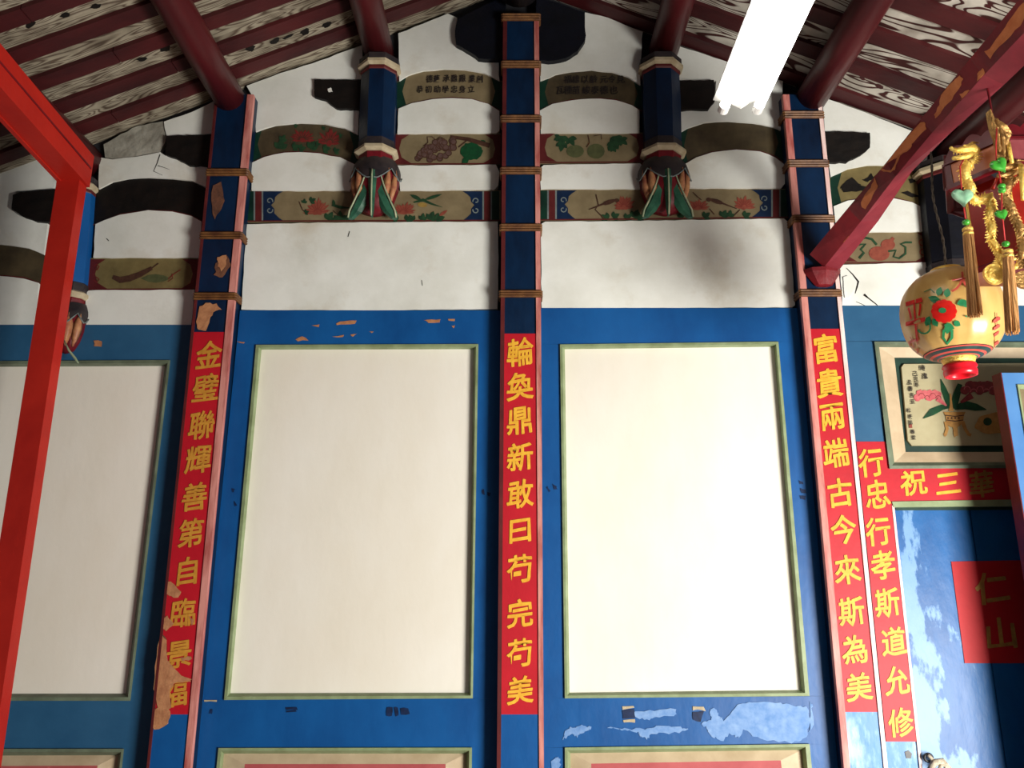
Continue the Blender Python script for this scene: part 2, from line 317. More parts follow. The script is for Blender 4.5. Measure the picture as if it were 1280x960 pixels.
# ------------------------------------------------------------------ setting
ML, BL, MR, BR = .435, 4.077, -.428, 4.107
def roofz(x): return min(ML * x + BL, MR * x + BR)
RX = (BR - BL) / (ML - MR); RZ = ML * RX + BL
wall = thing('wall_back', None, None, (0, 0, 0), kind='structure')
g = G()
prof = [(-3.0, 0), (-3.0, roofz(-3.0)), (RX, RZ), (3.0, roofz(3.0)), (3.0, 0)]
g.loft([[(x, 0.0, z) for x, z in prof], [(x, .14, z) for x, z in prof]])
g.out('core', M['backing'], wall)
fl = G().box(-3.2, 3.2, -6, .14, -.06, 0).out('floor', M['floor']); fl['kind'] = 'structure'
fields = [
 [(309,280),(420,278),(622,277),(623,330),(622,386),(460,388),(302,387),(305,330)],
 [(315,203),(330,196),(355,191),(375,190),(400,192),(425,197),(446,207),(450,222),(440,232),(438,238),(314,238)],
 [(492,207),(620,206),(624,215),(623,232),(618,237),(500,238),(499,222)],
 [(498,136),(515,129),(540,124),(565,122.5),(590,124),(610,130),(624,139),(624,164),(620,166),(497,167)],
 [(308,107),(350,92),(400,76),(453,56),(454,99),(393,99),(393,122),(405,124),(420,135),(449,136),(447,168),(430,160),(405,155),(375,153.5),(345,156),(320,164),(319,125)],
 [(498,42),(560,17),(572,22),(569,38),(571,55),(580,60),(597,72),(623,74),(624,101),(605,91),(580,87),(555,86),(530,88),(510,94),(499,101)],
 [(675,75),(690,75),(705,73),(718,66),(731,50),(731,15),(760,22),(803,40),(800,106),(785,96),(765,90),(740,87),(715,89),(695,93),(675,101)],
 [(675,138),(690,130),(715,125),(750,123),(770,125),(790,132),(799,138),(799,166),(676,166)],
 [(675,210),(680,206),(800,204),(808,212),(802,230),(802,236),(676,236)],
 [(851,208),(870,197),(890,190),(920,187),(950,189),(970,197),(981,206),(981,230),(976,235),(860,235),(858,222)],
 [(842,55),(880,68),(905,76),(940,88),(978,101),(977,162),(965,158),(940,153),(910,151),(880,153),(860,160),(849,166),(851,137),(885,137),(893,128),(895,101),(848,100)],
 [(676,280),(682,277),(800,276),(980,273),(986,278),(990,330),(994,382),(990,384),(840,385),(677,385)],
 [(205,152),(240,140),(268,126),(266,167),(208,170),(206,160)],
 [(124,197),(140,199),(170,196),(200,190),(206,194),(220,198),(235,206),(260,207),(257,234),(240,226),(215,223),(185,222),(160,223),(140,227),(123,236)],
 [(119,280),(150,268),(185,263),(215,264),(240,270),(252,277),(249,322),(117,322)],
 [(107,366),(111,363),(243,362),(239,407),(108,406)],
 [(-140,196),(0,206),(70,196),(68,236),(20,239),(15,250),(15,262),(40,275),(60,278),(55,318),(35,310),(0,305),(-140,306)],
 [(-140,345),(0,345),(30,348),(48,354),(46,380),(42,406),(-140,407)],
 [(1028,121),(1080,140),(1150,168),(1160,182),(1158,217),(1140,212),(1110,206.5),(1085,206),(1060,211),(1038,221),(1036,204),(1060,201),(1075,195),(1088,185),(1087,166),(1031,164)],
 [(1042,258),(1060,251),(1085,247),(1115,247),(1140,253),(1159,262),(1160,289),(1046,291)],
 [(1050,331),(1162,328),(1200,328),(1200,382),(1053,383)],
 [(1202,262),(1300,262),(1380,262),(1380,290),(1290,272),(1255,271),(1225,285),(1202,300)],
 [(1200,345),(1225,330),(1260,320),(1300,318),(1380,322),(1380,382),(1200,382)],
]
for f_ in fields:
    slab('plaster_panel', f_, -.030, .029, M['plaster'], wall, bev=.006, rough=.0016, seg=.035)
slab('plaster_panel', [(130,180),(145,172),(165,160),(204,151),(208,171),(205,180),(198,190),(170,196),(145,200),(132,196)], -.024, .023, M['grey_plaster'], wall, bev=.004, rough=.003, seg=.025)
# cracked flakes of plaster and hairline cracks
def crack(pts, wd=1.2): return stroke(ragged_line(pts), wd)
def ragged_line(p): return [(x + rnd.uniform(-1, 1), y + rnd.uniform(-1, 1)) for x, y in p]
decal('crack', [stroke([(200,193),(196,205),(192,214),(203,219)], [1.2, 1, .8, .4]), stroke([(197,207),(204,209),(212,212)], [1, .7, .3]),
                stroke([(1058,335),(1066,343),(1073,352),(1071,360),(1069,367)], [.6, 1.3, 2.2, 1.8, .6]),
                stroke([(1080,368),(1086,373),(1095,380),(1098,383)], [3, 1.5, 1.2, .6]), stroke([(1070,377),(1077,380),(1083,383)], .7),
                stroke([(437,289),(435,296)], .9), stroke([(527,350),(528,357)], .7), stroke([(133,298),(136,301)], .9)], -.0312, M['dark_wood'], wall)
slab('plaster_flake', [(1054,346),(1060,344),(1069,352),(1068,362),(1062,372),(1056,372)], -.035, .01, M['plaster'], wall, bev=.003, rough=.001, seg=.02)
# ------------------------------------------------------------------ roof
ceil = thing('ceiling', None, None, (0, 0, 0), kind='structure')
def slopepts(side, x0, x1, y0, y1, lo, hi):
    m, b = (ML, BL) if side < 0 else (MR, BR)
    return [(x, y, m * x + b + dz) for x in (x0, x1) for y in (y0, y1) for dz in (lo, hi)]
BOXF = [(0, 1, 3, 2), (4, 6, 7, 5), (0, 4, 5, 1), (2, 3, 7, 6), (0, 2, 6, 4), (1, 5, 7, 3)]
def sloped(name, side, x0, x1, y0, y1, lo, hi, m):
    return mesh(name, slopepts(side, x0, x1, y0, y1, lo, hi), BOXF, m, ceil)
for side in (-1, 1):
    xa, xb = (-3.0, RX) if side < 0 else (RX, 3.0)
    per, y1, wr = (.150, -.090, .064) if side < 0 else (.183, -.022, .072)
    G().add(slopepts(side, xa * 1.0, xb, -5.6, .14, .03, .10), BOXF).out('roof_deck', M['dark_wood'], ceil)
    yy = 0.0
    k = 0
    while y1 > -2.4:
        sloped('roof_board', side, xa, xb, max(y1 - wr - (per - wr) / 2 if False else y1, y1), yy, .004 if k else 0.0, .028, M['grain_l' if side < 0 else 'grain_r'])
        # rafter in two lengths with an open butt joint
        cut = rnd.uniform(.25, .75) * (xb - xa) + xa
        if side < 0: cut = (-1.65, -1.35, -1.5, -1.25)[k % 4]
        sloped('rafter', side, xa, cut - .002, y1 - wr, y1, -.015, .028, M['rafter'])
        sloped('rafter', side, cut + .002, xb, y1 - wr, y1, -.015 + rnd.uniform(-.002, .002), .028, M['rafter'])
        yy = y1 - wr; y1 -= per; k += 1
# knots and nail holes on the weathered boards of the left slope
def on_roof(x, y, side, dz):
    m, b = (ML, BL) if side < 0 else (MR, BR); d = ray(x, y); t = (b + dz - H) / (d.z - m * d.x); return CAM + d * t
g = G()
for cx, cy, rx, ry, ro in [(38,31,7,4,-.4),(82,19,7,3,-.3),(104,41,5,4,-.2),(63,56,7,4,-.2),(177,74,6,3,-.1),(207,61,7,4,-.3),(120,8,8,3,-.2),
                           (313,60,6,4,-.3),(344,51,6,3,-.4),(381,40,6,4,-.3),(408,31,6,3,-.4),(360,46,8,1.6,-.4)]:
    g.poly([on_roof(x, y, -1, .002) for x, y in ell(cx, cy, rx, ry, 12, ro, .5)])
g.out('knot', M['dark_wood'], ceil, kind='stuff')
g = G()
for cx, cy, rx, ry, ro in [(1099,108,6,3,.35),(1078,98,4,2,.5),(1133,120,5,2.5,.4),(1235,8,5,2.5,.4)]:
    g.poly([on_roof(x, y, 1, .002) for x, y in ell(cx, cy, rx, ry, 12, ro, .4)])
g.out('knot', M['rafter'], ceil, kind='stuff')
# purlins
PX = [(-1.80, 'dark red round purlin beyond the vermilion frame'), (-1.20, 'dark red round purlin above the left couplet post'),
      (-.585, 'dark red round purlin left of the centre post, on the hanging post beside grapes painting'), (.03, 'grey-black round ridge log at the roof peak over the centre post'),
      (.665, 'dark red round purlin right of the centre post, left of the tube lamp'), (1.275, 'dark red round purlin just right of the tube lamp'),
      (1.86, 'dark red purlin behind the peeling beam at the upper right')]
PR = .064
for x, lab in PX:
    zc = (roofz(x) - .018 - PR / math.cos(.41)) if abs(x) > .1 else RZ - .022 - .085
    r = PR if abs(x) > .1 else .085
    n = 20; g = G(); rings = []
    y_end = -.0 if abs(x) > .1 else -.10
    for i in range(9):
        y = y_end - 3.6 * i / 8; rr = r * (1 + .02 * math.sin(i * 2.1))
        rings.append([(x + rr * math.cos(2 * math.pi * k / n), y, zc + rr * math.sin(2 * math.pi * k / n)) for k in range(n)])
    g.loft(rings)
    t = thing('purlin', lab, 'purlin', (x, 0, zc)); g.out('log', M['purlin'] if abs(x) > .1 else M['cloud'], t, smooth=True)
    if abs(x) < .1:
        g = G()
        for q in range(3):
            rr = r * (.95 - .28 * q); g.loft([[(x + rr * math.cos(2 * math.pi * k / n), -.102 + 0*q, zc + rr * math.sin(2 * math.pi * k / n)) for k in range(n)], [(x + rr * .93 * math.cos(2 * math.pi * k / n), -.09, zc + rr * .93 * math.sin(2 * math.pi * k / n)) for k in range(n)]])
        g.out('end_ring', M['pale_line'], t)
# ------------------------------------------------------------------ text
GL = {}
def glyph(ch):
    if ch not in GL:
        c = bpy.data.curves.new('glyph', 'FONT'); c.body = ch; c.size = 1; c.offset = .008; c.resolution_u = 3
        o = bpy.data.objects.new('glyph', c); COL.objects.link(o); bpy.context.view_layer.update()
        me = bpy.data.meshes.new_from_object(o.evaluated_get(bpy.context.evaluated_depsgraph_get()))
        vs = [(v.co.x - .5, v.co.y - .38) for v in me.vertices]; fs = [tuple(p.vertices) for p in me.polygons]
        bpy.data.objects.remove(o); bpy.data.curves.remove(c); bpy.data.meshes.remove(me); GL[ch] = (vs, fs)
    return GL[ch]
def brush(u, v):               # lends the printed glyph the rising strokes of brush writing
    v2 = v + u * .12 + .015 * math.sin(7 * u + 3 * v); u2 = u * (1.0 + .10 * v * -1) + .012 * math.sin(9 * v)
    return u2, v2
def char(ch, cx, cy, wd, ht, Y, m, parent, lean=0, name='character', proj=None):
    vs, fs = glyph(ch); out = []; faces = []; n = len(vs)
    kk = .013 if name == 'character' else .0
    for j, (du, dv) in enumerate(((0, 0), (kk, kk * .5), (-kk, -kk * .5), (kk * .4, -kk), (-kk * .4, kk))):
        for u, v in vs:
            u, v = brush(u, v); u += du; v += dv; py = cy - v * ht; px = cx + u * wd + (py - cy) * lean
            out.append(W(px, py, Y - .00012 * j))
        faces += [tuple(i + n * j for i in f_) for f_ in fs]
    return mesh(name, out, faces, m, parent)
# ------------------------------------------------------------------ main posts
def lx(a, b): return lambda y: a[0] + (b[0] - a[0]) * (y - a[1]) / (b[1] - a[1])
YF = -.085
def main_post(l, r, ytop, bands, strip, text, em, label, lmat, rmat, lw, rw, fade, blue_low=None):
    base = W((l(1330) + r(1330)) / 2, 1330, YF); base.z = 0; base.y = -.05
    t = thing('timber_post', label, 'post', base)
    ys = (ytop, strip[0] - 1, 960, 1340)
    slab('shaft', [(l(ytop), ytop), (r(ytop), ytop), (r(1340), 1340), (l(1340), 1340)], YF, .099, M['blue_post_shaded'], t, z0=0.0)
    for e, wd, m in ((l, lw, lmat), (r, -rw, rmat)):
        a, b = (lambda y: e(y)), (lambda y: e(y) + wd)
        slab('edge_bead', [(a(ytop), ytop), (b(ytop), ytop), (b(1340), 1340), (a(1340), 1340)], YF - .006, .020, m, t, bev=.002, z0=0.001)
    for yb in bands:
        g = G()
        for q in range(3):
            y0 = yb - 4.5 + 3 * q; p0 = W(l(y0) - 1.5, y0, YF - .010); p1 = W(r(y0) + 1.5, y0 + 3, YF - .010)
            pr = .0035; zc = (p0.z + p1.z) / 2; rr = abs(p0.z - p1.z) / 2
            path = [(p0.x, -.034), (p0.x, YF - .008), (p0.x + .006, YF - .012), (p1.x - .006, YF - .012), (p1.x, YF - .008), (p1.x, -.034)]
            rings = []
            for i, (x, y) in enumerate(path):
                nx = -1 if i < 2 else (1 if i > 3 else (-.7 if i == 2 else .7)) ; ny = 0 if i in (0, 5) else -1
                if i in (1, 4): ny = -.4
                ring = [(x - nx * .006, y - ny * .006, zc - rr), (x - nx * .006, y - ny * .006, zc + rr), (x + nx * .0, y + ny * .0, zc + rr * .9), (x + nx * pr, y + ny * pr, zc), (x, y, zc - rr * .9)]
                rings.append(ring)
            g.loft(rings)
        g.out('rope_band', M['band'], t)
    il = lambda y: l(y) + lw; ir = lambda y: r(y) - rw
    if not blue_low: slab('lit_lower_face', [(il(strip[1]), strip[1]), (ir(strip[1]), strip[1]), (ir(1330), 1330), (il(1330), 1330)], YF - .0012, .002, M['blue'], t, z0=.01)  # stronger light low on the post painted in as brighter blue
    if blue_low: slab('bleached_face', [(il(strip[1]), strip[1]), (ir(strip[1]), strip[1]), (ir(1330), 1330), (il(1330), 1330)], YF - .0012, .002, M['blue_bleached'], t, z0=.01)
    c = slab('couplet_strip', [(il(strip[0]), strip[0]), (ir(strip[0]), strip[0]), (ir(strip[1]), strip[1]), (il(strip[1]), strip[1])], YF - .0015, .0012, M['red_couplet'], t)
    for ch, (cy, cxx) in zip(text, em['pos']):
        char(ch, cxx, cy, em['w'], em['h'], YF - .0035, M['gold_dark'] if cy > 1e4 else M[em.get('mat', 'gold_char')], c, em['lean'])
    return t, c
M['gold_mid'] = paint('tarnished_gold_lettering', srgb(212, 152, 58), srgb(190, 128, 46), 40, .3, .7, .5, 0)
L1 = lx((268, 130), (183, 960)); R1 = lx((316, 130), (238, 960))
ypos = [444, 485, 531, 574, 621, 666, 714, 766, 817, 866]
t1, c1 = main_post(L1, R1, 118, (215, 294, 370), (415, 893), '金璧聯輝善第自臨景福',
    dict(w=33, h=36.5, lean=-.10, mat='gold_mid', pos=[(y, 261 - (y - 444) * .1) for y in ypos]),
    'blue post left of centre with flaking red couplet strip and gold characters', M['beam_red'], M['pink_bead'], 3, 8, None)
PC = YF - .0045
decal('peeled_patch', [ragged(p, 1.2) for p in [
   [(207,728),(213,726),(226,740),(222,748),(214,745),(206,742)], [(203,772),(210,770),(216,780),(208,788),(202,786)],
   [(200,790),(208,800),(211,840),(213,885),(199,893),(191,860),(196,820)],
   [(208,825),(216,832),(226,845),(240,848),(238,853),(222,852),(212,862),(206,850)],
   [(196,884),(210,882),(213,893),(210,905),(194,913),(189,910),(191,895)],
   [(250,384),(258,379),(270,380),(278,386),(266,391),(262,400),(258,413),(248,413),(246,402)],
   [(272,322),(282,318),(284,330),(276,340),(273,332)], [(236,770),(242,775),(240,782)], [(226,823),(240,820),(239,824),(228,827)]]],
   PC, M['peel'], t1)
decal('scuffed_patch', [ragged(p, 1.5) for p in [[(266,232),(275,228),(280,245),(278,262),(268,274),(264,258)], [(270,328),(284,320),(290,332),(278,348),(268,345)], [(203,790),(208,800),(206,830),(199,850),(197,820)]]], PC + .001, M['peel_brown'], t1)
L2 = lx((628.5, 72), (621, 960)); R2 = lx((674, 72), (680, 960))
main_post(L2, R2, 18, (21, 80, 148, 213, 284, 367), (417, 893), '輪奐鼎新敢曰苟完苟美',
    dict(w=33.5, h=36.5, lean=0, pos=[(y, x) for y, x in zip([440, 483, 525, 571, 617, 662, 711, 767, 816, 863], [650]*10)]),
    'blue centre post under the roof peak with red couplet strip, ten gold characters', M['beam_red'], M['pink_bead'], 5, 6, None)
L3 = lx((981, 145), (1055, 960)); R3 = lx((1029, 145), (1110, 960))
main_post(L3, R3, 118, (143, 204, 273, 366), (411, 890), '富貴兩端古今來斯為美',
    dict(w=33.5, h=37, lean=.10, pos=[(y, 1032 + (y - 435) * .098) for y in [436, 479, 520, 566, 616, 662, 712, 764, 812, 859]]),
    'blue post right of centre with bright red couplet, peeling beam socketed above', M['pink_bead'], M['white_bead'], 8, 5, None, True)
decal_post3 = None
# ------------------------------------------------------------------ tie beams
YB = -.022
def beam_px(top, bot): return top + bot[::-1]
def tie(name, label, top, bot, m, base=None):
    cx = (top[0][0] + top[-1][0]) / 2; p = W(cx, bot[len(bot) // 2][1], YB)
    t = thing(name, label, 'beam', p)
    slab('beam_body', beam_px(top, bot), YB, .021, m, t, bev=.002)
    return t
def redline(t, bot, m=None, wd=1.6): decal('painted_edge', [stroke([(x, y - wd / 2 - .3) for x, y in bot], wd)], YB - .0022, M['beam_red'], t)
YD = YB - .0012
def scroll_end(t, x0, s, y0=239, y1=276):
    """blue cloud end, red band, green band of a painted beam; s = +1 at a left end"""
    X = lambda d: x0 + s * d
    decal('end_green', [[(X(0), y0), (X(9), y0), (X(9), y1), (X(0), y1)]], YD, M['beam_green'], t)
    decal('end_band', [[(X(11), y0), (X(19), y0), (X(19), y1), (X(11), y1)]], YD, M['beam_red'], t)
    decal('end_line', [[(X(9), y0), (X(11), y0), (X(11), y1), (X(9), y1)], [(X(19), y0), (X(21), y0), (X(21), y1), (X(19), y1)]], YD, M['pale_line'], t)
    h = y1 - y0
    pts = [(X(21), y0), (X(46), y0), (X(40), y0 + .1 * h), (X(36), y0 + .2 * h), (X(35), y0 + .36 * h), (X(31), y0 + .47 * h), (X(35), y0 + .6 * h), (X(35), y0 + .75 * h), (X(40), y0 + .88 * h), (X(46), y1), (X(21), y1)]
    decal('end_cloud', [pts], YD, M['beam_blue'], t)
    c = []
    for cy, sg in ((y0 + .33 * h, 1), (y0 + .64 * h, -1)):
        c.append(stroke([(X(29) + s * 4.2 * math.cos(a) * (1 - i * .07), cy + sg * 4.2 * math.sin(a) * (1 - i * .07)) for i, a in enumerate([.3 - .6 * k for k in range(10)])], 1.3))
    decal('end_curl', c, YD - .0006, M['pale_line'], t)
def flower(t, cx, cy, rx, ry, m='rose', n=13):
    ps = [leaf(cx, cy + ry * .3, rx * rnd.uniform(.75, 1.1), 4.2, a + rnd.uniform(-6, 6)) for a in [180 + 180 * k / (n - 1) for k in range(n)]]
    for p in ps:
        pass
    ps = [[(x, cy + ry * .3 + (y - cy - ry * .3) * ry * 1.5 / rx) for x, y in p] for p in ps]
    decal('painted_flower', ps + [ell(cx, cy + ry * .1, rx * .45, ry * .5, 12, 0, .3)], YD - .0004, M[m], t)
    decal('petal_line', [stroke([(cx + rx * .2 * math.cos(a), cy + ry * .3 + ry * .3 * math.sin(a)), (cx + rx * .72 * math.cos(a), cy + ry * .3 + ry * 1.05 * math.sin(a))], [1.3, .5]) for a in [math.pi * (1 + (k + .5) / 9) for k in range(9)]], YD - .0009, M['petal_dark' if m == 'rose' else 'brown'], t)
def leaves(t, spots, m='leaf', name='painted_leaf'):
    decal(name, [q for x, y, L, a in spots for q in (leaf(x, y, L, L * .55, a), leaf(x, y, L * .8, L * .5, a + 50), leaf(x, y, L * .8, L * .5, a - 50))], YD - .0008, M[m], t)
def bird(t, cx, cy, s, m='brown'):
    decal('painted_bird', [leaf(cx - 9 * s, cy + 2, 22, 6, -18 * s if s > 0 else 198), stroke([(cx - 24 * s, cy + 8), (cx - 6 * s, cy + 1)], [1, 2.4]), ell(cx + 11 * s, cy - 3.5, 3, 2.6)], YD - .001, M[m], t)
# lowest level
bt, bb = [(309, 238), (470, 238), (626, 238)], [(308, 277.5), (470, 277), (626, 276.5)]
t = tie('tie_beam', 'tan painted tie beam with peonies and swallow, left of the centre post', bt, bb, M['tan']); redline(t, bb)
scroll_end(t, 308, 1); scroll_end(t, 624, -1)
flower(t, 397, 262, 18, 12); flower(t, 504, 263, 17, 9); leaves(t, [(410, 275, 12, -60), (425, 276, 13, -90), (436, 276, 12, -80), (380, 254, 6, -80), (388, 252, 8, -30), (516, 276, 9, -120), (508, 276, 10, -40), (528, 275, 9, -80), (538, 275, 12, -70), (545, 275, 12, -20), (497, 275, 8, -150), (381, 266, 6, -20)])
decal('painted_bird', [leaf(418, 258, 9, 4, -100), stroke([(415, 256), (425, 259), (438, 260)], [3, 4, .8]), leaf(527, 250, 16, 5, 205), leaf(530, 250, 24, 4, -18), stroke([(517, 253), (529, 250), (540, 255), (553, 259)], [1.5, 4, 2.5, .5])], YD - .001, M['leaf'], t)
decal('painted_bird_belly', [ell(528, 256, 6, 3, 12, .1)], YD - .0006, M['yellowish'], t)
decal('painted_bud', [leaf(549, 270, 13, 4, -35)], YD - .0006, M['rose'], t)
decal('painted_twig', [stroke([(374, 252), (378, 262), (384, 268)], 1), stroke([(416, 263), (424, 270)], 1)], YD - .001, M['brown'], t)
bt, bb = [(672, 237), (826, 236), (985, 236)], [(672, 276), (826, 274.5), (988, 272.5)]
t = tie('tie_beam', 'tan painted tie beam with perching birds and peonies, right of the centre post', bt, bb, M['tan']); redline(t, bb)
scroll_end(t, 675, 1, 238, 275); scroll_end(t, 985, -1, 237, 272)
flower(t, 780, 256, 14, 11); flower(t, 873, 258, 16, 8); flower(t, 930, 256, 14, 10)
bird(t, 760, 254, 1); bird(t, 897, 253, -1)
leaves(t, [(766, 272, 10, -30), (760, 274, 11, -150), (782, 274, 10, -40), (792, 272, 12, -60), (797, 274, 12, -30), (864, 272, 9, -120), (880, 272, 10, -40), (903, 271, 10, -60), (912, 271, 9, -80), (930, 271, 10, -30), (851, 272, 8, -90)])
decal('painted_twig', [stroke([(745, 243), (748, 256), (744, 262), (750, 268), (755, 273)], 1.3), stroke([(866, 240), (872, 246), (877, 250)], 1.2), stroke([(887, 261), (893, 268)], 1.2), stroke([(925, 262), (916, 271)], 1.2)], YD - .001, M['brown'], t)
# middle level
def red_ends(t, xl, xr, y0, y1, base='beam_red', cut=12):
    h = y1 - y0
    decal('end_corner', [[(xl, y0), (xl + cut + 8, y0), (xl + cut - 2, y0 + .18 * h), (xl + cut - 5, y0 + .5 * h), (xl + cut - 2, y0 + .8 * h), (xl + cut + 10, y1), (xl, y1)],
                         [(xr, y0), (xr - cut - 8, y0), (xr - cut + 2, y0 + .18 * h), (xr - cut + 5, y0 + .5 * h), (xr - cut + 2, y0 + .8 * h), (xr - cut - 10, y1), (xr, y1)]], YD, M[base], t)
bt, bb = [(490, 167), (560, 167), (626, 166.5)], [(490, 206), (560, 206), (626, 205.5)]
t = tie('tie_beam', 'tan tie beam painted with a bunch of grapes and vine leaf', bt, bb, M['tan']); redline(t, bb); red_ends(t, 492, 626, 168, 204)
gp = []; gd = []
for i in range(46):
    u = rnd.random(); x = 522 + u * 48; c_y = 196 - u * 16; hgt = 3 + 10 * math.sin(min(1, u * 1.25) * math.pi * .62)
    yv = c_y + rnd.uniform(-hgt, hgt) * .9; gp.append((x, yv))
gp.sort()
g = G()
for i, (x, y) in enumerate(gp): g.poly([W(a, b, YD - .0004 - i * .00004) for a, b in ell(x, y, 4.2, 4.0, 10)])
g.out('painted_grape', M['brown'], t)
g = G()
for i, (x, y) in enumerate(gp): g.poly([W(a, b, YD - .00042 - i * .00004) for a, b in ell(x - .3, y - .3, 3.1, 2.9, 10)])
g.out('painted_highlight', M['grape'], t)
decal('painted_vine_leaf', [ragged(ell(589, 189, 14, 11, 12, 0, .15), .8, 2), leaf(585, 195, 14, 8, 120), leaf(600, 180, 8, 7, -30)], YD - .0006, M['leaf_deep'], t)
decal('painted_branch', [stroke([(563, 171), (585, 174), (612, 182)], [4, 5, 6]), stroke([(573, 184), (583, 176)], 1.5), stroke([(529, 183), (535, 178), (534, 171), (540, 171), (545, 175), (550, 171), (556, 174)], 1.1)], YD - .001, M['brown'], t)
bt, bb = [(672, 166), (740, 165.5), (805, 165.5)], [(672, 204.5), (740, 204), (805, 203.5)]
t = tie('tie_beam', 'brownish tie beam painted with round green melons and leaves', bt, bb, M['tan']); redline(t, bb); red_ends(t, 674, 806, 167, 202)
decal('painted_melon', [ell(719, 189, 11, 8), ell(745, 189, 11, 9.5)], YD - .0006, M['melon'], t)
leaves(t, [(703, 170, 13, 90), (712, 172, 12, 60), (703, 178, 12, 100), (700, 171, 9, 150)])
leaves(t, [(770, 170, 15, 80), (764, 180, 12, 60), (776, 174, 11, 40), (768, 178, 13, 110)])
decal('painted_twig', [stroke([(735, 169), (737, 178), (733, 184)], 1.2), stroke([(742, 170), (752, 168), (752, 174)], 1)], YD - .0012, M['brown'], t)
def arched(label, top, bot, m, endm='beam_green', ends=True, ec=14, line=True):
    t = tie('arched_tie_beam', label, top, bot, m)
    if ends:
        (xl, yl), (xr, yr) = top[0], top[-1]; (bl, cl), (br, cr) = bot[0], bot[-1]
        ti = [p for p in top if p[0] < xl + ec] + [(xl + ec, None)]
        def yat(path, x):
            for (a, b), (c, d) in zip(path, path[1:]):
                if a <= x <= c: return b + (d - b) * (x - a) / (c - a)
            return path[-1][1]
        def endpoly(x0, x1):
            xs = [x0 + (x1 - x0) * i / 4 for i in range(5)]
            up = [(x, yat(top, x) + .8) for x in xs]; dn = [(x, yat(bot, x) - .8) for x in xs]
            mid = (yat(top, x1) + yat(bot, x1)) / 2; s = 1 if x1 > x0 else -1
            return up + [(x1 - s * 5, mid)] + dn[::-1]
        lo = max(xl, bl); hi = min(xr, br)
        decal('end_corner', [endpoly(lo, lo + ec), endpoly(hi, hi - ec)], YD, M[endm], t)
    if line: redline(t, bot)
    return t
t = arched('arched beam painted with two orange peonies, right of the left couplet post', [(313,169),(330,161),(345,156.5),(375,153.5),(405,155),(430,160),(451,170)], [(311,206),(330,197),(355,191.5),(375,190.5),(400,192.5),(425,198),(451,210)], M['tan_dark'])
flower(t, 378, 172, 17, 10, 'rose_dark'); flower(t, 412, 175, 16, 12, 'rose_dark', 15)
leaves(t, [(350, 186, 14, -80), (352, 176, 9, -60), (366, 185, 10, -20), (374, 186, 9, -10), (388, 186, 12, -60), (404, 187, 10, -10), (418, 190, 8, -30), (395, 180, 6, 0), (368, 157, 5, 0), (403, 161, 5, -30), (424, 170, 5, -20)])
t = arched('arched grey-green beam right of the lamp end, without clear painting', [(846,168),(860,160),(880,153.5),(910,151.5),(940,153.5),(965,158),(982,168)], [(846,212),(870,198),(890,191),(920,188),(950,190),(970,197),(985,208)], M['tan_dark'])
# top level, with ink writing
t = arched('arched beam with two rows of ink characters, left of centre post', [(494,104),(510,94),(530,88),(555,86.5),(580,87.5),(605,91.5),(628,102)], [(492,140),(515,130),(540,125),(565,123),(590,125),(610,131),(628,141)], M['tan'])
for ch, x, y in zip('德舊承難艱業創', [537, 546, 558, 568, 578, 590, 600], [98.5, 98.5, 98, 98, 98, 98.5, 99]): char(ch, x, y, 9, 10, YD - .002, M['ink'], t, name='ink_character')
for ch, x in zip('恭初助學忠身立', [525, 536, 547, 557, 568, 578, 589]): char(ch, x, 111.5, 9, 9.5, YD - .002, M['ink'], t, name='ink_character')
t = arched('arched beam with two rows of smudged ink characters, right of centre post', [(672,102),(695,93),(715,89.5),(740,87.5),(765,90),(785,96),(806,108)], [(672,141),(690,131),(715,126),(750,124),(770,126),(790,133),(806,142)], M['tan_dark'])
for ch, x in zip('福雄以齡元令見', [710, 720, 731, 742, 755, 765, 776]): char(ch, x, 99, 10.5, 10.5, YD - .002, M['ink'], t, name='ink_character')
for ch, x in zip('瓦種苗峻泰德也', [700, 710, 720, 733, 744, 755, 767]): char(ch, x, 112.5, 11, 11, YD - .002, M['ink'], t, name='ink_character')
# left bay
t = arched('soot-dark arched beam at upper left beside the vermilion frame', [(115,238),(125,232),(140,227.5),(160,223.5),(187,222),(215,223.5),(240,227),(262,238)], [(112,284),(150,269),(185,264),(215,265),(240,271),(258,281)], M['dark_wood'], ends=False)
bt, bb = [(104, 322.5), (180, 322.5), (252, 322.5)], [(100, 363), (180, 362.5), (248, 362)]
t = tie('tie_beam', 'olive tie beam painted with a long purple eggplant', bt, bb, M['olive']); redline(t, bb); red_ends(t, 110, 250, 324, 361, cut=14)
decal('painted_eggplant', [stroke([(141, 346), (150, 350), (162, 348), (175, 343), (190, 335)], [5, 8, 8, 7, 4.5]), stroke([(190, 335), (198, 329)], 1.5)], YD - .0006, M['brown'], t)
decal('painted_leaf', [leaf(176, 348, 38, 11, 0), ], YD - .0004, M['melon'], t)
decal('painted_twig', [stroke([(210, 349), (218, 342), (226, 337)], 1), stroke([(215, 342), (216, 348), (210, 352)], .8), stroke([(117, 333), (121, 330), (124, 333), (121, 338)], 1.2), stroke([(117, 350), (121, 353), (124, 349), (120, 346)], 1.2)], YD - .001, M['rose_dark'], t)
t = arched('dark olive arched beam left of the vermilion frame post', [(-140,306),(0,305.5),(25,307),(40,311),(66,322)], [(-140,345),(0,345.5),(30,348),(48,354.5),(66,362)], M['tan_dark'], ends=False)
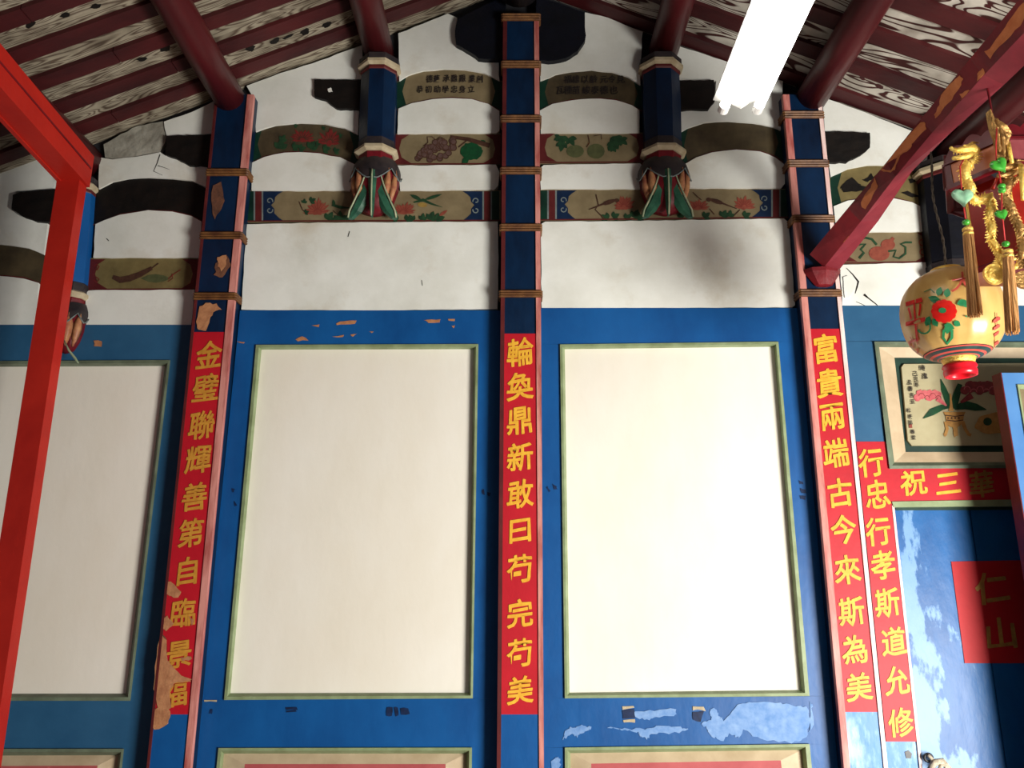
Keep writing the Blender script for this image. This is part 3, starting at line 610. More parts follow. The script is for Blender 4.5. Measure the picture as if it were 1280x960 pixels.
# right bay
t = arched('arched beam with small painted landscape, behind the peeling beam', [(1033,224),(1045,217),(1060,211.5),(1085,206.5),(1110,207),(1140,212.5),(1168,224)], [(1038,262),(1060,252),(1085,247.5),(1115,247.5),(1140,254),(1168,268)], M['olive'])
decal('painted_landscape', [ragged([(1050,236),(1055,228),(1065,222),(1072,228),(1076,235)], .8), stroke([(1055,231),(1065,229),(1076,231)], 1.6), ragged([(1078,225),(1084,222),(1088,216),(1092,221),(1100,214),(1104,218),(1095,224),(1084,227)], .8), ragged([(1052,235),(1070,232),(1086,233),(1090,238),(1070,239),(1054,240)], .8), stroke([(1058,232),(1058,236)], 1), stroke([(1064,231),(1064,236)], 1), ragged([(1136,224),(1142,222),(1145,227),(1138,229)], .6), ragged([(1126,241),(1134,239),(1142,242),(1150,246),(1140,247)], .6)], YD - .0006, M['dark_wood'], t)
bt, bb = [(1044, 290.5), (1110, 290), (1170, 289)], [(1050, 330), (1110, 329), (1170, 328)]
t = tie('tie_beam', 'tan tie beam painted with two red pomegranates and green ribbon', bt, bb, M['tan']); redline(t, bb); red_ends(t, 1048, 1168, 291, 327, cut=14)
decal('painted_fruit', [ell(1099, 317, 13, 9, 16, .1), ell(1110, 306, 9, 7, 14), stroke([(1112, 304), (1117, 297)], [6, 4])], YD - .0006, M['rose'], t)
decal('painted_ribbon', [stroke([(1096, 306), (1090, 299), (1081, 297), (1072, 301), (1074, 306), (1082, 305), (1076, 312), (1080, 316), (1074, 323)], 3), stroke([(1110, 314), (1120, 313), (1117, 321), (1124, 323), (1132, 317), (1132, 309), (1126, 305), (1132, 303), (1140, 303)], 2.6)], YD - .001, M['leaf'], t)
decal('painted_scroll', [stroke(arc(1153, 303, 4, 40, 330), 1.4), stroke(arc(1154, 315, 4, 40, 330), 1.4)], YD - .001, M['rose'], t)
t = arched('olive arched beam at right edge, behind the gold dragon chain', [(1190,308),(1205,298),(1225,285),(1255,271.5),(1290,272.5),(1380,290)], [(1190,352),(1205,343),(1230,329),(1260,319),(1300,317),(1380,322)], M['olive'], ends=False)
# stub ends of the through beams
def stub(label, px, m='dark_wood', Y=-.045):
    xs = [p[0] for p in px]; ys = [p[1] for p in px]
    t = thing('beam_stub', label, 'beam end', W(sum(xs) / len(xs), max(ys), Y))
    slab('stub_body', px, Y, .044, M[m], t, bev=.006, rough=.0025, seg=.02); return t
t = stub('short black beam end left of the grapes hanging post', [(393,99),(455,100),(455,136),(420,135),(408,125),(393,121)])
decal('worn_chip', [ragged([(409,111),(414,110),(416,114),(411,115)], .8)], -.047, M['plaster'], t)
stub('dark beam end behind the tube lamp end', [(845,101),(893,100),(894,126),(885,136),(846,137)])
stub('black beam end left of the left couplet post', [(208,170),(268,168),(264,207),(235,206),(220,197),(207,193)])
stub('rough dark beam end right of the right couplet post', [(1028,164),(1087,166),(1088,184),(1074,195),(1058,202),(1032,203)])
stub('dark rounded beam end behind the vermilion frame post', [(16,243),(25,240),(80,236),(76,279),(45,276),(30,272),(15,261)])
# ridge bracket: two big dark wings
stub('large dark ridge bracket wing left of the centre post top', [(572,24),(600,9),(632,-6),(632,74),(598,73),(584,63),(570,55),(569,38)], 'bluegreen_dark', -.055)
stub('large dark ridge bracket wing right of the centre post top', [(670,-6),(700,5),(731,16),(732,50),(722,63),(708,72),(692,76),(670,75)], 'bluegreen_dark', -.055)
# ------------------------------------------------------------------ hanging posts with gourd claws
def hanging(px, ytop, ycol, ybot, rpx, label, lean, ymid, big=1.0, upper=True, claws=True, shaft='blue_post_shaded', lobes=(-150, -128, -52, -30)):
    Yc = -.035
    m = depth(px, (ytop + ybot) / 2, Yc) / F
    top = W(px + (ytop - ymid) * lean, ytop, Yc); bot = W(px + (ycol - ymid) * lean, ycol, Yc); r = rpx * m
    t = thing('hanging_post', label, 'hanging post', W(px, ybot, Yc))
    g = G(); n = 8
    ring = lambda c, rr: [(c.x + rr * math.cos(2 * math.pi * (k + .5) / n), c.y + rr * math.sin(2 * math.pi * (k + .5) / n), c.z) for k in range(n)]
    g.loft([ring(bot, r * .94), ring(bot.lerp(top, .12), r), ring(bot.lerp(top, .6), r * 1.03), ring(top, r)]); g.out('octagonal_shaft', M[shaft], t)
    z = bot
    def coll(c, prof, mm, name): 
        g = G(); g.loft([ring(c + Vector((0, 0, dz)), rr) for rr, dz in prof]); g.out(name, M[mm], t)
    coll(bot, [(r * .96, .04), (r * 1.02, .037), (r * 1.02, .004), (r * .96, 0)], 'cloud', 'grey_band')
    coll(bot, [(r * .98, .004), (r * 1.2, -.004), (r * 1.22, -.016), (r * 1.02, -.026)], 'collar', 'collar')
    coll(bot, [(r * .9, -.02), (r * .95, -.03), (r * .9, -.055), (r * .6, -.06)], 'gourd', 'neck')
    if upper:
        coll(top, [(r * .9, .055), (r * 1.15, .045), (r * 1.15, .025), (r * .95, .02)], 'cloud', 'cap_ring')
        coll(top, [(r * 1.05, .022), (r * 1.22, .014), (r * 1.22, .0), (r * 1.0, -.010)], 'collar', 'collar')
        coll(top, [(r * 1.0, -.006), (r * 1.06, -.012), (r * 1.06, -.022), (r * 1.0, -.028)], 'beam_red', 'pink_ring')
    # gourd
    c0 = bot + Vector((0, 0, -.045)); Hh = (bot.z - W(px, ybot, Yc).z) - .045; R = r * 1.24 * big
    prof = [(R * .72, 0), (R * .9, -.12 * Hh), (R * 1.0, -.32 * Hh), (R * .97, -.52 * Hh), (R * .8, -.72 * Hh), (R * .5, -.88 * Hh), (R * .05, -.93 * Hh)]
    g = G(); nn = 32; rings = []
    for rr, dz in prof:
        rings.append([(c0.x + rr * (1 - .05 * abs(math.sin(4 * a))) * math.cos(a), c0.y + rr * .8 * (1 - .05 * abs(math.sin(4 * a))) * math.sin(a), c0.z + dz) for a in [2 * math.pi * k / nn for k in range(nn)]])
    g.loft(rings); g.out('gourd', M['gourd'], t, smooth=True)
    def surf(ang, f, off=.003):
        for (r0, z0), (r1, z1) in zip(prof, prof[1:]):
            if z1 <= -f * Hh <= z0:
                u = (z0 + f * Hh) / (z0 - z1); rr = r0 + (r1 - r0) * u; break
        else: rr = prof[-1][0]
        rr += off
        return Vector((c0.x + rr * math.cos(ang), c0.y + rr * .8 * math.sin(ang), c0.z - f * Hh))
    # gilt lobes
    for a in lobes:
        A = math.radians(a); g = G(); rings = []
        for i in range(7):
            f = .22 + .6 * i / 6; wv = (.20 if claws else .36) * math.sin(math.pi * (i + .3) / 6.6)
            rings.append([surf(A - wv, f, .001), surf(A, f, .012), surf(A + wv, f, .001), surf(A, f, -.01)])
        g.loft(rings); g.out('gilt_lobe', M['gourd_gold'], t, smooth=True)
    # cloud cap: a drooping pointed bib
    g = G(); rows = []
    for j in range(5):
        row = []
        for i in range(17):
            a = math.radians(-180 + 180 * i / 16); k = abs(i - 8) / 8
            low = .16 + .26 * max(0, 1 - k * 3.2) + .13 * abs(math.sin(k * math.pi * 2.0)) + .12 * k
            row.append(surf(a, .0 + low * j / 4 + .005, .006 + .004 * (j < 4)))
        rows.append(row)
    vs = [v for r_ in rows for v in r_]; fs = [(j * 17 + i, j * 17 + i + 1, (j + 1) * 17 + i + 1, (j + 1) * 17 + i) for j in range(4) for i in range(16)]
    o = mesh('cloud_cap', vs, fs, M['cloud'], t, smooth=True)
    g = G(); g.tube([surf(math.radians(-180 + 180 * i / 16), .16 + .26 * max(0, 1 - abs(i - 8) / 8 * 3.2) + .13 * abs(math.sin(abs(i - 8) / 8 * math.pi * 2.0)) + .12 * abs(i - 8) / 8, .011) for i in range(17)], .003, 6)
    g.out('cap_rim', M['pale_line'], t, smooth=True)
    # claws gripping the beam
    zb = W(px, ybot, -.05).z
    for dx, ph in ((-1, 0), (0, 0), (1, 0)) if claws else ():
        g = G(); gl = G(); P = []; Wd = []
        for i in range(8):
            f = i / 7
            x = c0.x + dx * R * (.16 + .74 * f ** 1.7); z_ = (c0.z - .30 * Hh) + (zb - c0.z + .30 * Hh) * f
            y = c0.y - .8 * R * (1.06 - .25 * abs(dx)) + .028 * f * f
            P.append(Vector((x, y, z_))); Wd.append(R * ((.20 + .10 * math.sin(f * 2.6)) if dx else (.20 - .13 * f)) * (1 if f < .95 else .5))
        for p, wd_ in zip(P, Wd):
            pass
        g.loft([[p + Vector((-wd_, .008, 0)), p + Vector((-wd_ * .4, -.006, 0)), p + Vector((wd_ * .4, -.006, 0)), p + Vector((wd_, .008, 0)), p + Vector((0, .016, 0))] for p, wd_ in zip(P, Wd)])
        g.out('claw', M['claw'], t, smooth=False)
        gl.tube([p + Vector(((-wd_ if dx < 0 else wd_) * (.75 if dx else 0), -.008, 0)) for p, wd_ in zip(P, Wd)], .0038, 6); gl.out('claw_ridge', M['claw_edge'], t, smooth=True)
    return t
hanging(473, 92, 192, 276, 23.5, 'blue hanging post with green claws left of the centre post', -.035, 150)
hanging(826.5, 92, 192, 275, 24.5, 'dusky blue hanging post with green claws left of the tube lamp', .03, 150)
hp = hanging(96, 238, 368, 447, 15.5, 'blue hanging post with gilt bud behind the vermilion frame', -.085, 330, 1.0, True, False, 'blue', (-115, -72, -35))
G().tube([W(x, y, -.10) for x, y in [(80, 425), (86, 438), (94, 448), (98, 454)]], [.002, .004, .005, .002], 6).out('curled_tip', M['claw_edge'], hp, smooth=True)
hanging(1181, 222, 345, 420, 30, 'very dark hanging post behind the round lantern', .10, 280, 1.0, True, True, 'bluegreen_dark')
# ------------------------------------------------------------------ blue panelled bays
YR = -.032
def ring_mould(outer, inner, m, parent, Yo=-.040, Yi=-.014, name='moulding'):
    a = [W(x, y, Yo) for x, y in outer]; b = [W(x, y, Yi) for x, y in inner]; mid = [W((x0 + x1) / 2, (y0 + y1) / 2, Yo - .001) for (x0, y0), (x1, y1) in zip(outer, inner)]
    c = [W(x, y, -.004) for x, y in inner]; d = [W(x, y, -.004) for x, y in outer]
    return G().loft([d, a, mid, b, c], cap=False, closed=True).out(name, m, parent)
def bay(label, xl, xr, ytop, outer, inner, outer2, inner2, blue, mint, midm=None):
    """xl, xr: functions of y giving the edges behind the posts"""
    base = W((xl(900) + xr(900)) / 2, 1300, YR); base.z = 0
    t = thing('panelled_partition', label, 'wall panel', base)
    yb = 1340
    o = outer; o2 = outer2
    slab('top_rail', [(xl(ytop), ytop), (xr(ytop), ytop), (xr(o[0][1]), o[1][1]), (xl(o[0][1]), o[0][1])], YR, .031, blue, t, bev=.0015)
    slab('middle_rail', [(xl(o[3][1]), o[3][1]), (xr(o[2][1]), o[2][1]), (xr(o2[1][1]), o2[1][1]), (xl(o2[0][1]), o2[0][1])], YR, .031, midm or blue, t, bev=.0015)
    slab('stile', [(xl(o[0][1]), o[0][1]), o[0], o[3], (xl(o[3][1]), o[3][1])], YR, .031, blue, t, bev=.0015)
    slab('stile', [o[1], (xr(o[1][1]), o[1][1]), (xr(o[2][1]), o[2][1]), o[2]], YR, .031, blue, t, bev=.0015)
    slab('white_panel', inner, -.013, .012, M['panel_white'], t)
    ring_mould(outer, inner, mint, t)
    # lower panel, running on down below the picture
    slab('stile', [(xl(o2[0][1]), o2[0][1]), o2[0], o2[3], (xl(o2[3][1]), o2[3][1])], YR, .031, blue, t, bev=.0015)
    slab('stile', [o2[1], (xr(o2[1][1]), o2[1][1]), (xr(o2[2][1]), o2[2][1]), o2[2]], YR, .031, blue, t, bev=.0015)
    slab('bottom_rail', [(xl(o2[3][1]), o2[3][1]), (xr(o2[2][1]), o2[2][1]), (xr(yb), yb), (xl(yb), yb)], YR, .031, blue, t, z0=0.0)
    ring_mould(outer2, inner2, mint, t, name='lower_moulding')
    k = 26
    in3 = [(inner2[0][0] + k, inner2[0][1] + 13), (inner2[1][0] - k, inner2[1][1] + 13), (inner2[2][0] - k, inner2[2][1] - 13), (inner2[3][0] + k, inner2[3][1] - 13)]
    a = [W(x, y, -.012) for x, y in inner2]; b = [W(x, y, -.028) for x, y in in3]; c = [W(x, y, -.003) for x, y in inner2]; d = [W(x, y, -.003) for x, y in in3]
    G().loft([c, a, b, d], cap=False, closed=True).out('panel_bevel', M['beige'], t)
    slab('lower_panel', in3, -.0275, .02, M['pinkred'], t)
    return t
VP = -3370
def vl(x, y):                  # a vertical edge seen at (x, y)
    return lambda yy: 640 + (x - 640) * (yy - VP) / (y - VP)
e = lambda f, y: (f(y), y)
# middle-left bay
ol, orr, il_, ir_ = lx((320, 431), (280, 875)), lx((598, 430), (591, 873)), lx((327, 437), (288, 866)), lx((592, 437), (586, 866))
LYB = 1240
tb1 = bay('blue panelled partition with large white panel, left of centre post', lx((300, 388), (243, 960)), lx((628, 388), (624, 960)), 388,
    [(320,431),(598,430),(591,873),(280,875)], [(327,437),(592,436.5),(586,866),(288,866.5)],
    [(273,935),(590,934.5),(587,LYB),(243,LYB)], [(280,942),(583,942),(581,LYB-7),(252,LYB-7)], M['blue'], M['mint'])
tb2 = bay('blue panelled partition with large white panel, right of centre post', lx((676, 386), (680, 960)), lx((997, 386), (1056, 960)), 385,
    [(700,430.5),(973,427),(1012,870),(706,873)], [(706,436.5),(967.5,433.5),(1001,862.5),(712,866)],
    [(706,934.5),(1012,930),(1042,LYB),(708,LYB)], [(713,941.5),(1002,937.5),(1030,LYB-7),(716,LYB-7)], M['blue'], M['mint'])
tb3 = bay('dull blue panelled partition at left edge behind the vermilion frame', lx((-160, 406), (-260, 960)), lx((243, 406), (187, 960)), 406,
    [(-110,452),(213,450),(163,876),(-170,876)], [(-103,459),(206,457.5),(163.2-6,867),(-162,867.5)],
    [(-178,936),(155,936),(122,LYB),(-215,LYB)], [(-170,945),(148,944),(114,LYB-7),(-206,LYB-7)], M['blue_dull'], M['mint_dull'])
# flaked spots and marks on the rails
YM = YR - .0022
decal('flaked_spot', [ragged(p, .8, 2) for p in [[(420,404),(430,401),(446,400),(444,405),(432,405),(421,406)], [(369,424),(378,420),(385,425),(372,426)], [(530,400),(540,399),(550,399),(549,403),(536,403)], [(560,398),(569,398),(568,401),(561,401)], [(438,419),(446,417),(442,421)], [(462,414),(467,414),(464,417)], [(565,408),(569,406),(567,410)], [(390,407),(400,406),(399,409)], [(415,420),(430,419),(429,422)], [(296,427),(306,428),(304,430)]]], YM, M['peel'], tb1)
M['smudge'] = paint('black_smudge', srgb(6, 18, 44), srgb(14, 44, 90), 40, .3, .7, .6, 0)
def marks(t, items):
    decal('black_mark', [ragged(p, .7, 2) for p in items], YM, M['smudge'], t)
marks(tb1, [[(357,884),(371,884),(372,887),(357,887)], [(358,888),(370,888),(371,890),(358,890)], [(483,884),(491,884),(490,895),(483,895)], [(493,884),(498,884),(499,894),(494,895)], [(501,885),(510,885),(512,892),(502,894)], [(262,888),(266,886),(265,892),(261,892)], [(289,611),(294,611),(292,616),(290,614)], [(293,626),(296,632),(294,633)], [(602,613),(605,611),(606,618),(603,618)], [(608,614),(613,616),(613,620),(609,619)]])
marks(tb2, [[(684,607),(688,613),(686,616),(683,610)], [(690,605),(693,612),(697,612),(695,607)], [(998,600),(1004,602),(1004,606),(999,605)], [(1000,610),(1008,612),(1008,617),(1002,616)], [(1000,620),(1008,620),(1006,625),(1000,624)]])
decal('scraped_glare_patch', [ragged(p, 1.7, 5) for p in [
   [(704,915),(712,909),(728,907),(738,909),(734,915),(724,916),(722,922),(716,918),(708,922),(704,924)],
   [(760,909),(780,911),(806,911),(826,908),(850,909),(862,912),(840,917),(815,917),(808,925),(800,920),(798,915),(780,913)],
   [(888,886),(896,886),(900,896),(905,900),(920,881),(940,878),(975,878),(995,882),(1010,884),(1012,900),(1008,922),(990,928),(950,924),(930,912),(925,922),(912,918),(905,925),(892,922),(884,912),(878,905),(888,900)],
   [(784,892),(812,888),(845,886),(846,894),(820,897),(812,900),(800,898)],
   [(1012,878),(1016,884),(1016,912),(1011,914)], [(690,950),(699,945),(700,956),(694,975),(688,980)]]], YM, M['chalk'], tb2)  # scraped paint, with pale glare painted in as well
decal('tape_scrap', [ragged(p, .5, 2) for p in [[(778,883),(792,882),(793,885),(778,887)], [(779,900),(794,899),(794,903),(780,903)], [(866,883),(880,883),(882,889),(872,887),(866,888)], ]], YM - .0004, M['collar'], tb2)
decal('tape_scrap', [ragged(p, .5, 2) for p in [[(778,888),(793,886),(794,898),(779,899)], [(866,890),(880,889),(876,903),(866,900)]]], YM - .0004, M['smudge'], tb2)
decal('flaked_spot', [ragged([(117,425),(128,426),(127,433),(118,433)], .8, 2)], YM, M['peel'], tb3)
decal('flaked_spot', [ragged([(255,875),(271,875),(271,877),(255,877)], .4, 2)], YM, M['collar'], tb1)
# lower left panel has a flaking painting corner
# ------------------------------------------------------------------ door bay at the right
door = thing('door_1', None, None, tuple(W(1230, 1330, 0) * 1), kind='structure'); door.location.z = 0; WL[door] = Vector(door.location)
JL = R3; JR = lx((1095, 410), (1153, 960))     # jamb edges
slab('blue_board', [(1052, 382), (1420, 382), (1420, 427), (1054, 427)], YR, .031, M['blue_dull'], door, bev=.0015)
jt = slab('jamb', [(R3(427) - 2, 427), (1093, 427), (1104, 552), (1113, 585), (1118, 632), (lx((1118, 632), (1150, 930))(1330), 1330), (R3(1330) - 2, 1330)], YR - .002, .033, M['blue_bleached'], door, z0=0)
slab('jamb_head', [(R3(427) - 2, 427), (1093, 427), (1106, 552.5), (R3(552), 552.5)], YR - .004, .004, M['blue_dull'], door)
je = lx((1118, 632), (1150, 930))
st = slab('couplet_strip', [(R3(552) + 1, 552), (1107, 552), (1113, 584), (je(632) - 1, 632), (je(927) - 3, 927), (R3(927) + 1, 927)], YR - .006, .004, M['red_couplet'], door)
for ch, x, y in zip('行忠行孝斯道允修', [1089, 1097, 1098, 1104, 1109, 1117, 1121, 1126], [578, 618, 664, 706, 753, 802, 851, 903]):
    char(ch, x, y, 32, 37, YR - .0075, M['gold_char'], st, .11)
slab('white_edge_bead', [(je(632) - 3, 632), (je(632), 632), (je(1330), 1330), (je(1330) - 4, 1330)], YR - .008, .012, M['white_bead'], door, z0=0.001)
slab('mint_head_bead', [(1115, 627), (1400, 622), (1400, 631), (1117, 634)], YR - .010, .03, M['mint'], door, bev=.002)
slab('recessed_head', [(1119, 632), (1400, 629), (1400, 637), (1120, 638)], -.012, .011, M['teal_dark'], door)
lt = slab('lintel', [(1113, 585), (1400, 583), (1400, 624), (1116, 629)], YR - .004, .034, M['red_couplet'], door)
char('祝', 1142, 603, 34, 33, YR - .0055, M['gold_char'], lt, .08); char('三', 1185, 604, 33, 33, YR - .0055, M['gold_char'], lt, .08); char('華', 1227, 605, 33, 34, YR - .0055, M['gold_dark'], lt, .08)  # darker gold on the last character paints in the shadow there
bx = [1100, 1216, 1330, 1450]
for a, b in zip(bx, bx[1:]):
    fa, fb = vl(a, 660), vl(b - 1.2, 660)
    slab('door_board', [(fa(636), 636), (fb(636), 636), (fb(1330), 1330), (fa(1330), 1330)], -.010, .009, M['door_blue'], door, bev=.0015, z0=0)
slab('small_hole', [(1131,940),(1136,938),(1140,942),(1139,948),(1133,948)], YR - .004, .002, M['hook_dark'], door)
sg = tag(slab('paper_sign', [(1189, 702), (1340, 699), (1358, 829), (1206, 829)], -.0125, .0015, M['red_sign'], None), 'red paper sign with two gold characters pasted on the blue door', 'sign')
char('仁', 1240, 735, 44, 42, -.0140, M['gold_dark'], sg, .12); char('山', 1251, 792, 44, 42, -.0140, M['gold_dark'], sg, .12)
# framed painting above the lintel
pt = thing('painted_panel', 'framed painting of peonies in a footed vase above the red lintel', 'painting', W(1180, 585, -.03))
o_ = [(1093,427),(1420,428),(1440,584),(1112,586)]; i_ = [(1099,434),(1412,435),(1430,577),(1118,578)]
ring_mould(o_, i_, M['mint_dull'], pt, -.046, -.030, 'outer_moulding')
i2 = [(1118,447),(1400,448),(1416,565),(1132,565)]
a = [W(x, y, -.030) for x, y in i_]; b = [W(x, y, -.014) for x, y in i2]
G().loft([[v + Vector((0, .012, 0)) for v in a], a, b, [v + Vector((0, .005, 0)) for v in b]], cap=False, closed=True).out('inner_bevel', M['beige'], pt)
slab('dark_field', i2, -.0135, .01, M['teal_dark'], pt)
bd = slab('picture_board', [(1130,455),(1390,453),(1392,456),(1404,556),(1140,557),(1135,551),(1127,459)], -.024, .010, M['picture'], pt, bev=.002)
YPP = -.0262
def pd(name, polys, m, dz=0): decal(name, polys, YPP - dz, M[m], pt)
pd('painted_peony_leaf', [stroke([(1176,474),(1180,487),(1185,500),(1186,508)], [1, 7, 8, 3]), stroke([(1200,480),(1196,493),(1193,505),(1193,511)], [6, 9, 9, 3]), stroke([(1154,523),(1165,515),(1178,509),(1186,509)], [1, 9, 7, 3]), stroke([(1193,510),(1206,506),(1220,509),(1233,512)], [5, 11, 9, 1])], 'leaf_deep')
pet = [ell(1147 + 5 * i, 497 - 2 * (i % 3), 5, 4.5, 10, 0, .3) for i in range(6)] + [ell(1150 + 6 * i, 491, 4.5, 4, 10, 0, .3) for i in range(4)] + [stroke([(1172, 498), (1183, 507)], [7, 2])]
pd('painted_peony', pet, 'pinkflower', .0004)
pd('petal_line', [stroke(arc(1152 + 7 * i, 495 + (i % 2) * 3, 3.5, 180, 360, 5), .8) for i in range(4)], 'peony_dark', .0008)
pd('painted_peony', [ell(1206 + 6 * i, 488 - 2 * (i % 3), 6, 5.5, 10, 0, .3) for i in range(7)] + [ell(1212 + 6 * i, 481, 6, 5, 10, 0, .3) for i in range(5)] + [stroke([(1215, 494), (1201, 503)], [9, 3])], 'peony_dark', .0004)
pd('petal_line', [stroke(arc(1209 + 8 * i, 487 + (i % 2) * 3, 4, 180, 370, 5), .9) for i in range(5)], 'pinkflower', .0008)
pd('painted_vase', [[(1179,515),(1207,515),(1205,519),(1204,527),(1200,532),(1195,535),(1189,534),(1183,530),(1182,520)], stroke([(1182,527),(1184,536),(1182,543),(1180,544)], [4, 4, 4, 5]), stroke([(1203,527),(1207,537),(1211,543),(1214,544)], [5, 4, 4, 4]), stroke([(1194,533),(1195,545)], [6, 5]), [(1193,547),(1198,543),(1192,543)], stroke([(1189,514),(1189,505),(1188,492)], [6, 3, 2])], 'vase', .001)
pd('vase_line', [stroke([(1181,519),(1194,520.5),(1205,519)], 1.2), stroke([(1183,525),(1194,526.5),(1204,525)], 1.2)] + [ell(1185 + 4.5 * i, 522.5, 1.2, 1.2, 8) for i in range(4)], 'brown', .0014)
pd('painted_stone', [ragged([(1218,535),(1222,524),(1230,518),(1250,515),(1262,517),(1266,530),(1256,541),(1240,543),(1226,540)], .8)], 'vase', .0006)
pd('stone_hole', [ell(1234.5, 527, 5.5, 5, 14)], 'leaf', .001)
for ch, x, y, s in [('時',1153,460,8),('進',1156,470,8),('己',1144,467,7),('丑',1145,474,7),('年',1146,481,7),('孟',1137,478,6.5),('春',1138,486,7),('吉',1140,494,6.5),('旦',1141,502,6.5),('松',1136,513,6),('筱',1138,521,6),('翁',1138,528,6),('華',1141,540,6),('堂',1142,547,6)]:
    char(ch, x, y, s, s, YPP - .002, M['ink'], pt, .1, 'ink_character')
pd('seal', [[(1136,530),(1140,530),(1140.5,535),(1136.5,535)]], 'rose', .0006)
# cord knot on a ring at the door edge
t = thing('cord_knot', 'knotted white cord on a dark ring at bottom right of the couplet jamb', 'cord', W(1172, 962, -.05))
c = W(1160, 947, -.05); g = G(); g.tube([c + Vector((.014 * math.cos(a), -.002, .012 * math.sin(a))) for a in [k * math.pi / 8 for k in range(17)]], .005, 8); g.out('iron_ring', M['hook_dark'], t, smooth=True)
g = G(); g.tube([W(x, y, -.06) for x, y in [(1160,944),(1166,950),(1164,960),(1158,972)]], [.006, .008, .009, .006], 10)
g.tube([W(x, y, -.065) for x, y in [(1162,962),(1168,953),(1178,952),(1185,960),(1186,975)]], [.008, .012, .013, .012, .009], 10)
g.tube([W(x, y, -.075) for x, y in [(1172,966),(1176,957),(1182,957),(1183,968)]], .006, 8); g.out('knot', M['knot_white'], t, smooth=True)
# ------------------------------------------------------------------ open door leaf in front
YS = -.25
q0 = W(1252, 466, YS); q1 = W(1500, 466, YS)
t = thing('door_leaf', 'pale blue open door leaf with burgundy edge at the right margin', 'door leaf', (q0.x, YS, 0))
xl_, zt = q0.x, q0.z; xr_ = xl_ + .62
def bxp(name, x0, x1, y0, y1, z0, z1, m, par): return G().box(x0, x1, y0, y1, z0, z1).out(name, m, par)
pz = W(1270, 481, YS).z; pxl = W(1271, 485, YS).x
bxp('stile', xl_, pxl, YS, YS + .052, .0, zt, M['leaf_door'], t); bxp('stile', xr_ - .07, xr_, YS, YS + .052, 0, zt, M['leaf_door'], t)
bxp('top_rail', pxl, xr_ - .07, YS, YS + .052, pz, zt, M['leaf_door'], t)
bxp('middle_rail', pxl, xr_ - .07, YS, YS + .052, pz - .42, pz - .34, M['leaf_door'], t); bxp('bottom_rail', pxl, xr_ - .07, YS, YS + .052, 0, .14, M['leaf_door'], t)
bxp('burgundy_edge', xl_ - .003, xl_, YS + .001, YS + .054, 0, zt + .002, M['burgundy'], t)
for z0, z1 in ((pz - .34, pz), (.14, pz - .42)):
    a = [Vector(v) for v in ((pxl, YS - .006, z1), (xr_ - .07, YS - .006, z1), (xr_ - .07, YS - .006, z0), (pxl, YS - .006, z0))]; k = .014
    b = [Vector(v) for v in ((pxl + k, YS + .006, z1 - k), (xr_ - .07 - k, YS + .006, z1 - k), (xr_ - .07 - k, YS + .006, z0 + k), (pxl + k, YS + .006, z0 + k))]
    G().loft([[v + Vector((0, .008, 0)) for v in a], a, b, [v + Vector((0, .006, 0)) for v in b]], cap=False, closed=True).out('panel_moulding', M['mint'], t)
    bxp('leaf_panel', pxl, xr_ - .07, YS + .010, YS + .03, z0, z1, M['tan'], t)
# ------------------------------------------------------------------ vermilion frame at the left
YV = -.35
t = thing('red_frame', 'vermilion rectangular frame of upright and rising beam at left', 'frame', (W(50, 308, YV).x, YV, 0))
f0, f1, f2 = lx((70, 230), (35, 440)), lx((100, 225), (64, 440)), None
vf0, vf1 = vl(56, 320), vl(85, 320)
a = W(vf0(320), 320, YV).x; b = W(vf1(320), 320, YV).x; zt = W(90, 224, YV).z
G().box(a, b, YV, YV + .05, 0, zt + .0).out('upright', M['frame_red'], t)
s = .105
P1 = W(100, 226, YV); zb = P1.z; hb = W(110, 187, YV).z - zb
def ringb(y, dz):  # beam section, bottom-left, bottom-right, top-right, top-left
    return [(a - .0, y, zb + dz), (b + .012, y, zb + dz), (b + .012, y, zb + dz + hb), (a - .0, y, zb + dz + hb)]
G().loft([ringb(YV + .05, -.0), ringb(YV - 1.6, s * 1.6)]).out('rising_beam', M['frame_red'], t)
def strip(x0, x1, z0_, z1_): return G().loft([[(x0, YV + .04, zb + z0_), (x1, YV + .04, zb + z0_), (x1, YV + .04, zb + z1_), (x0, YV + .04, zb + z1_)], [(x0, YV - 1.6, zb + z0_ + s * 1.6), (x1, YV - 1.6, zb + z0_ + s * 1.6), (x1, YV - 1.6, zb + z1_ + s * 1.6), (x0, YV - 1.6, zb + z1_ + s * 1.6)]])
strip(a, a + .016, -.006, .0).out('lower_bead', M['frame_red'], t); strip(b + .010, b + .0145, .070, .077).out('groove_bead', M['burgundy'], t)
# ------------------------------------------------------------------ peeling beam at the right
stn = [((1012, 318), (1030, 334), (1050, 336), -.125), ((1060, 260), (1076, 277), (1098, 276), -.36), ((1108, 203), (1119, 221), (1140, 214), -.62), ((1150, 150), (1165, 166), (1186, 168), -.79), ((1212, 74), (1230, 94), (1255, 106), -1.05), ((1275, -2), (1296, 24), (1326, 38), -1.30), ((1400, -160), (1424, -128), (1460, -104), -1.62)]
rings = []
for Lp, Mp, Rp, Y in stn:
    A_, B_, C_ = W(*Lp, Y), W(*Mp, Y), W(*Rp, Y); rings.append([A_, B_, C_, A_ + C_ - B_ ])
t = thing('peeling_beam', 'dark red roof brace beam with peeling orange patches, socketed into right couplet post', 'beam', W(1030, 345, -.11))
def faceM(i): return M[('beam_paint', 'beam_pink', 'beam_paint', 'beam_paint')[i]]
body = G().loft(rings); ob = body.out('beam_body', M['beam_paint'], t)
ob.data.materials.append(M['beam_pink']); nq = (len(stn) - 1) * 4
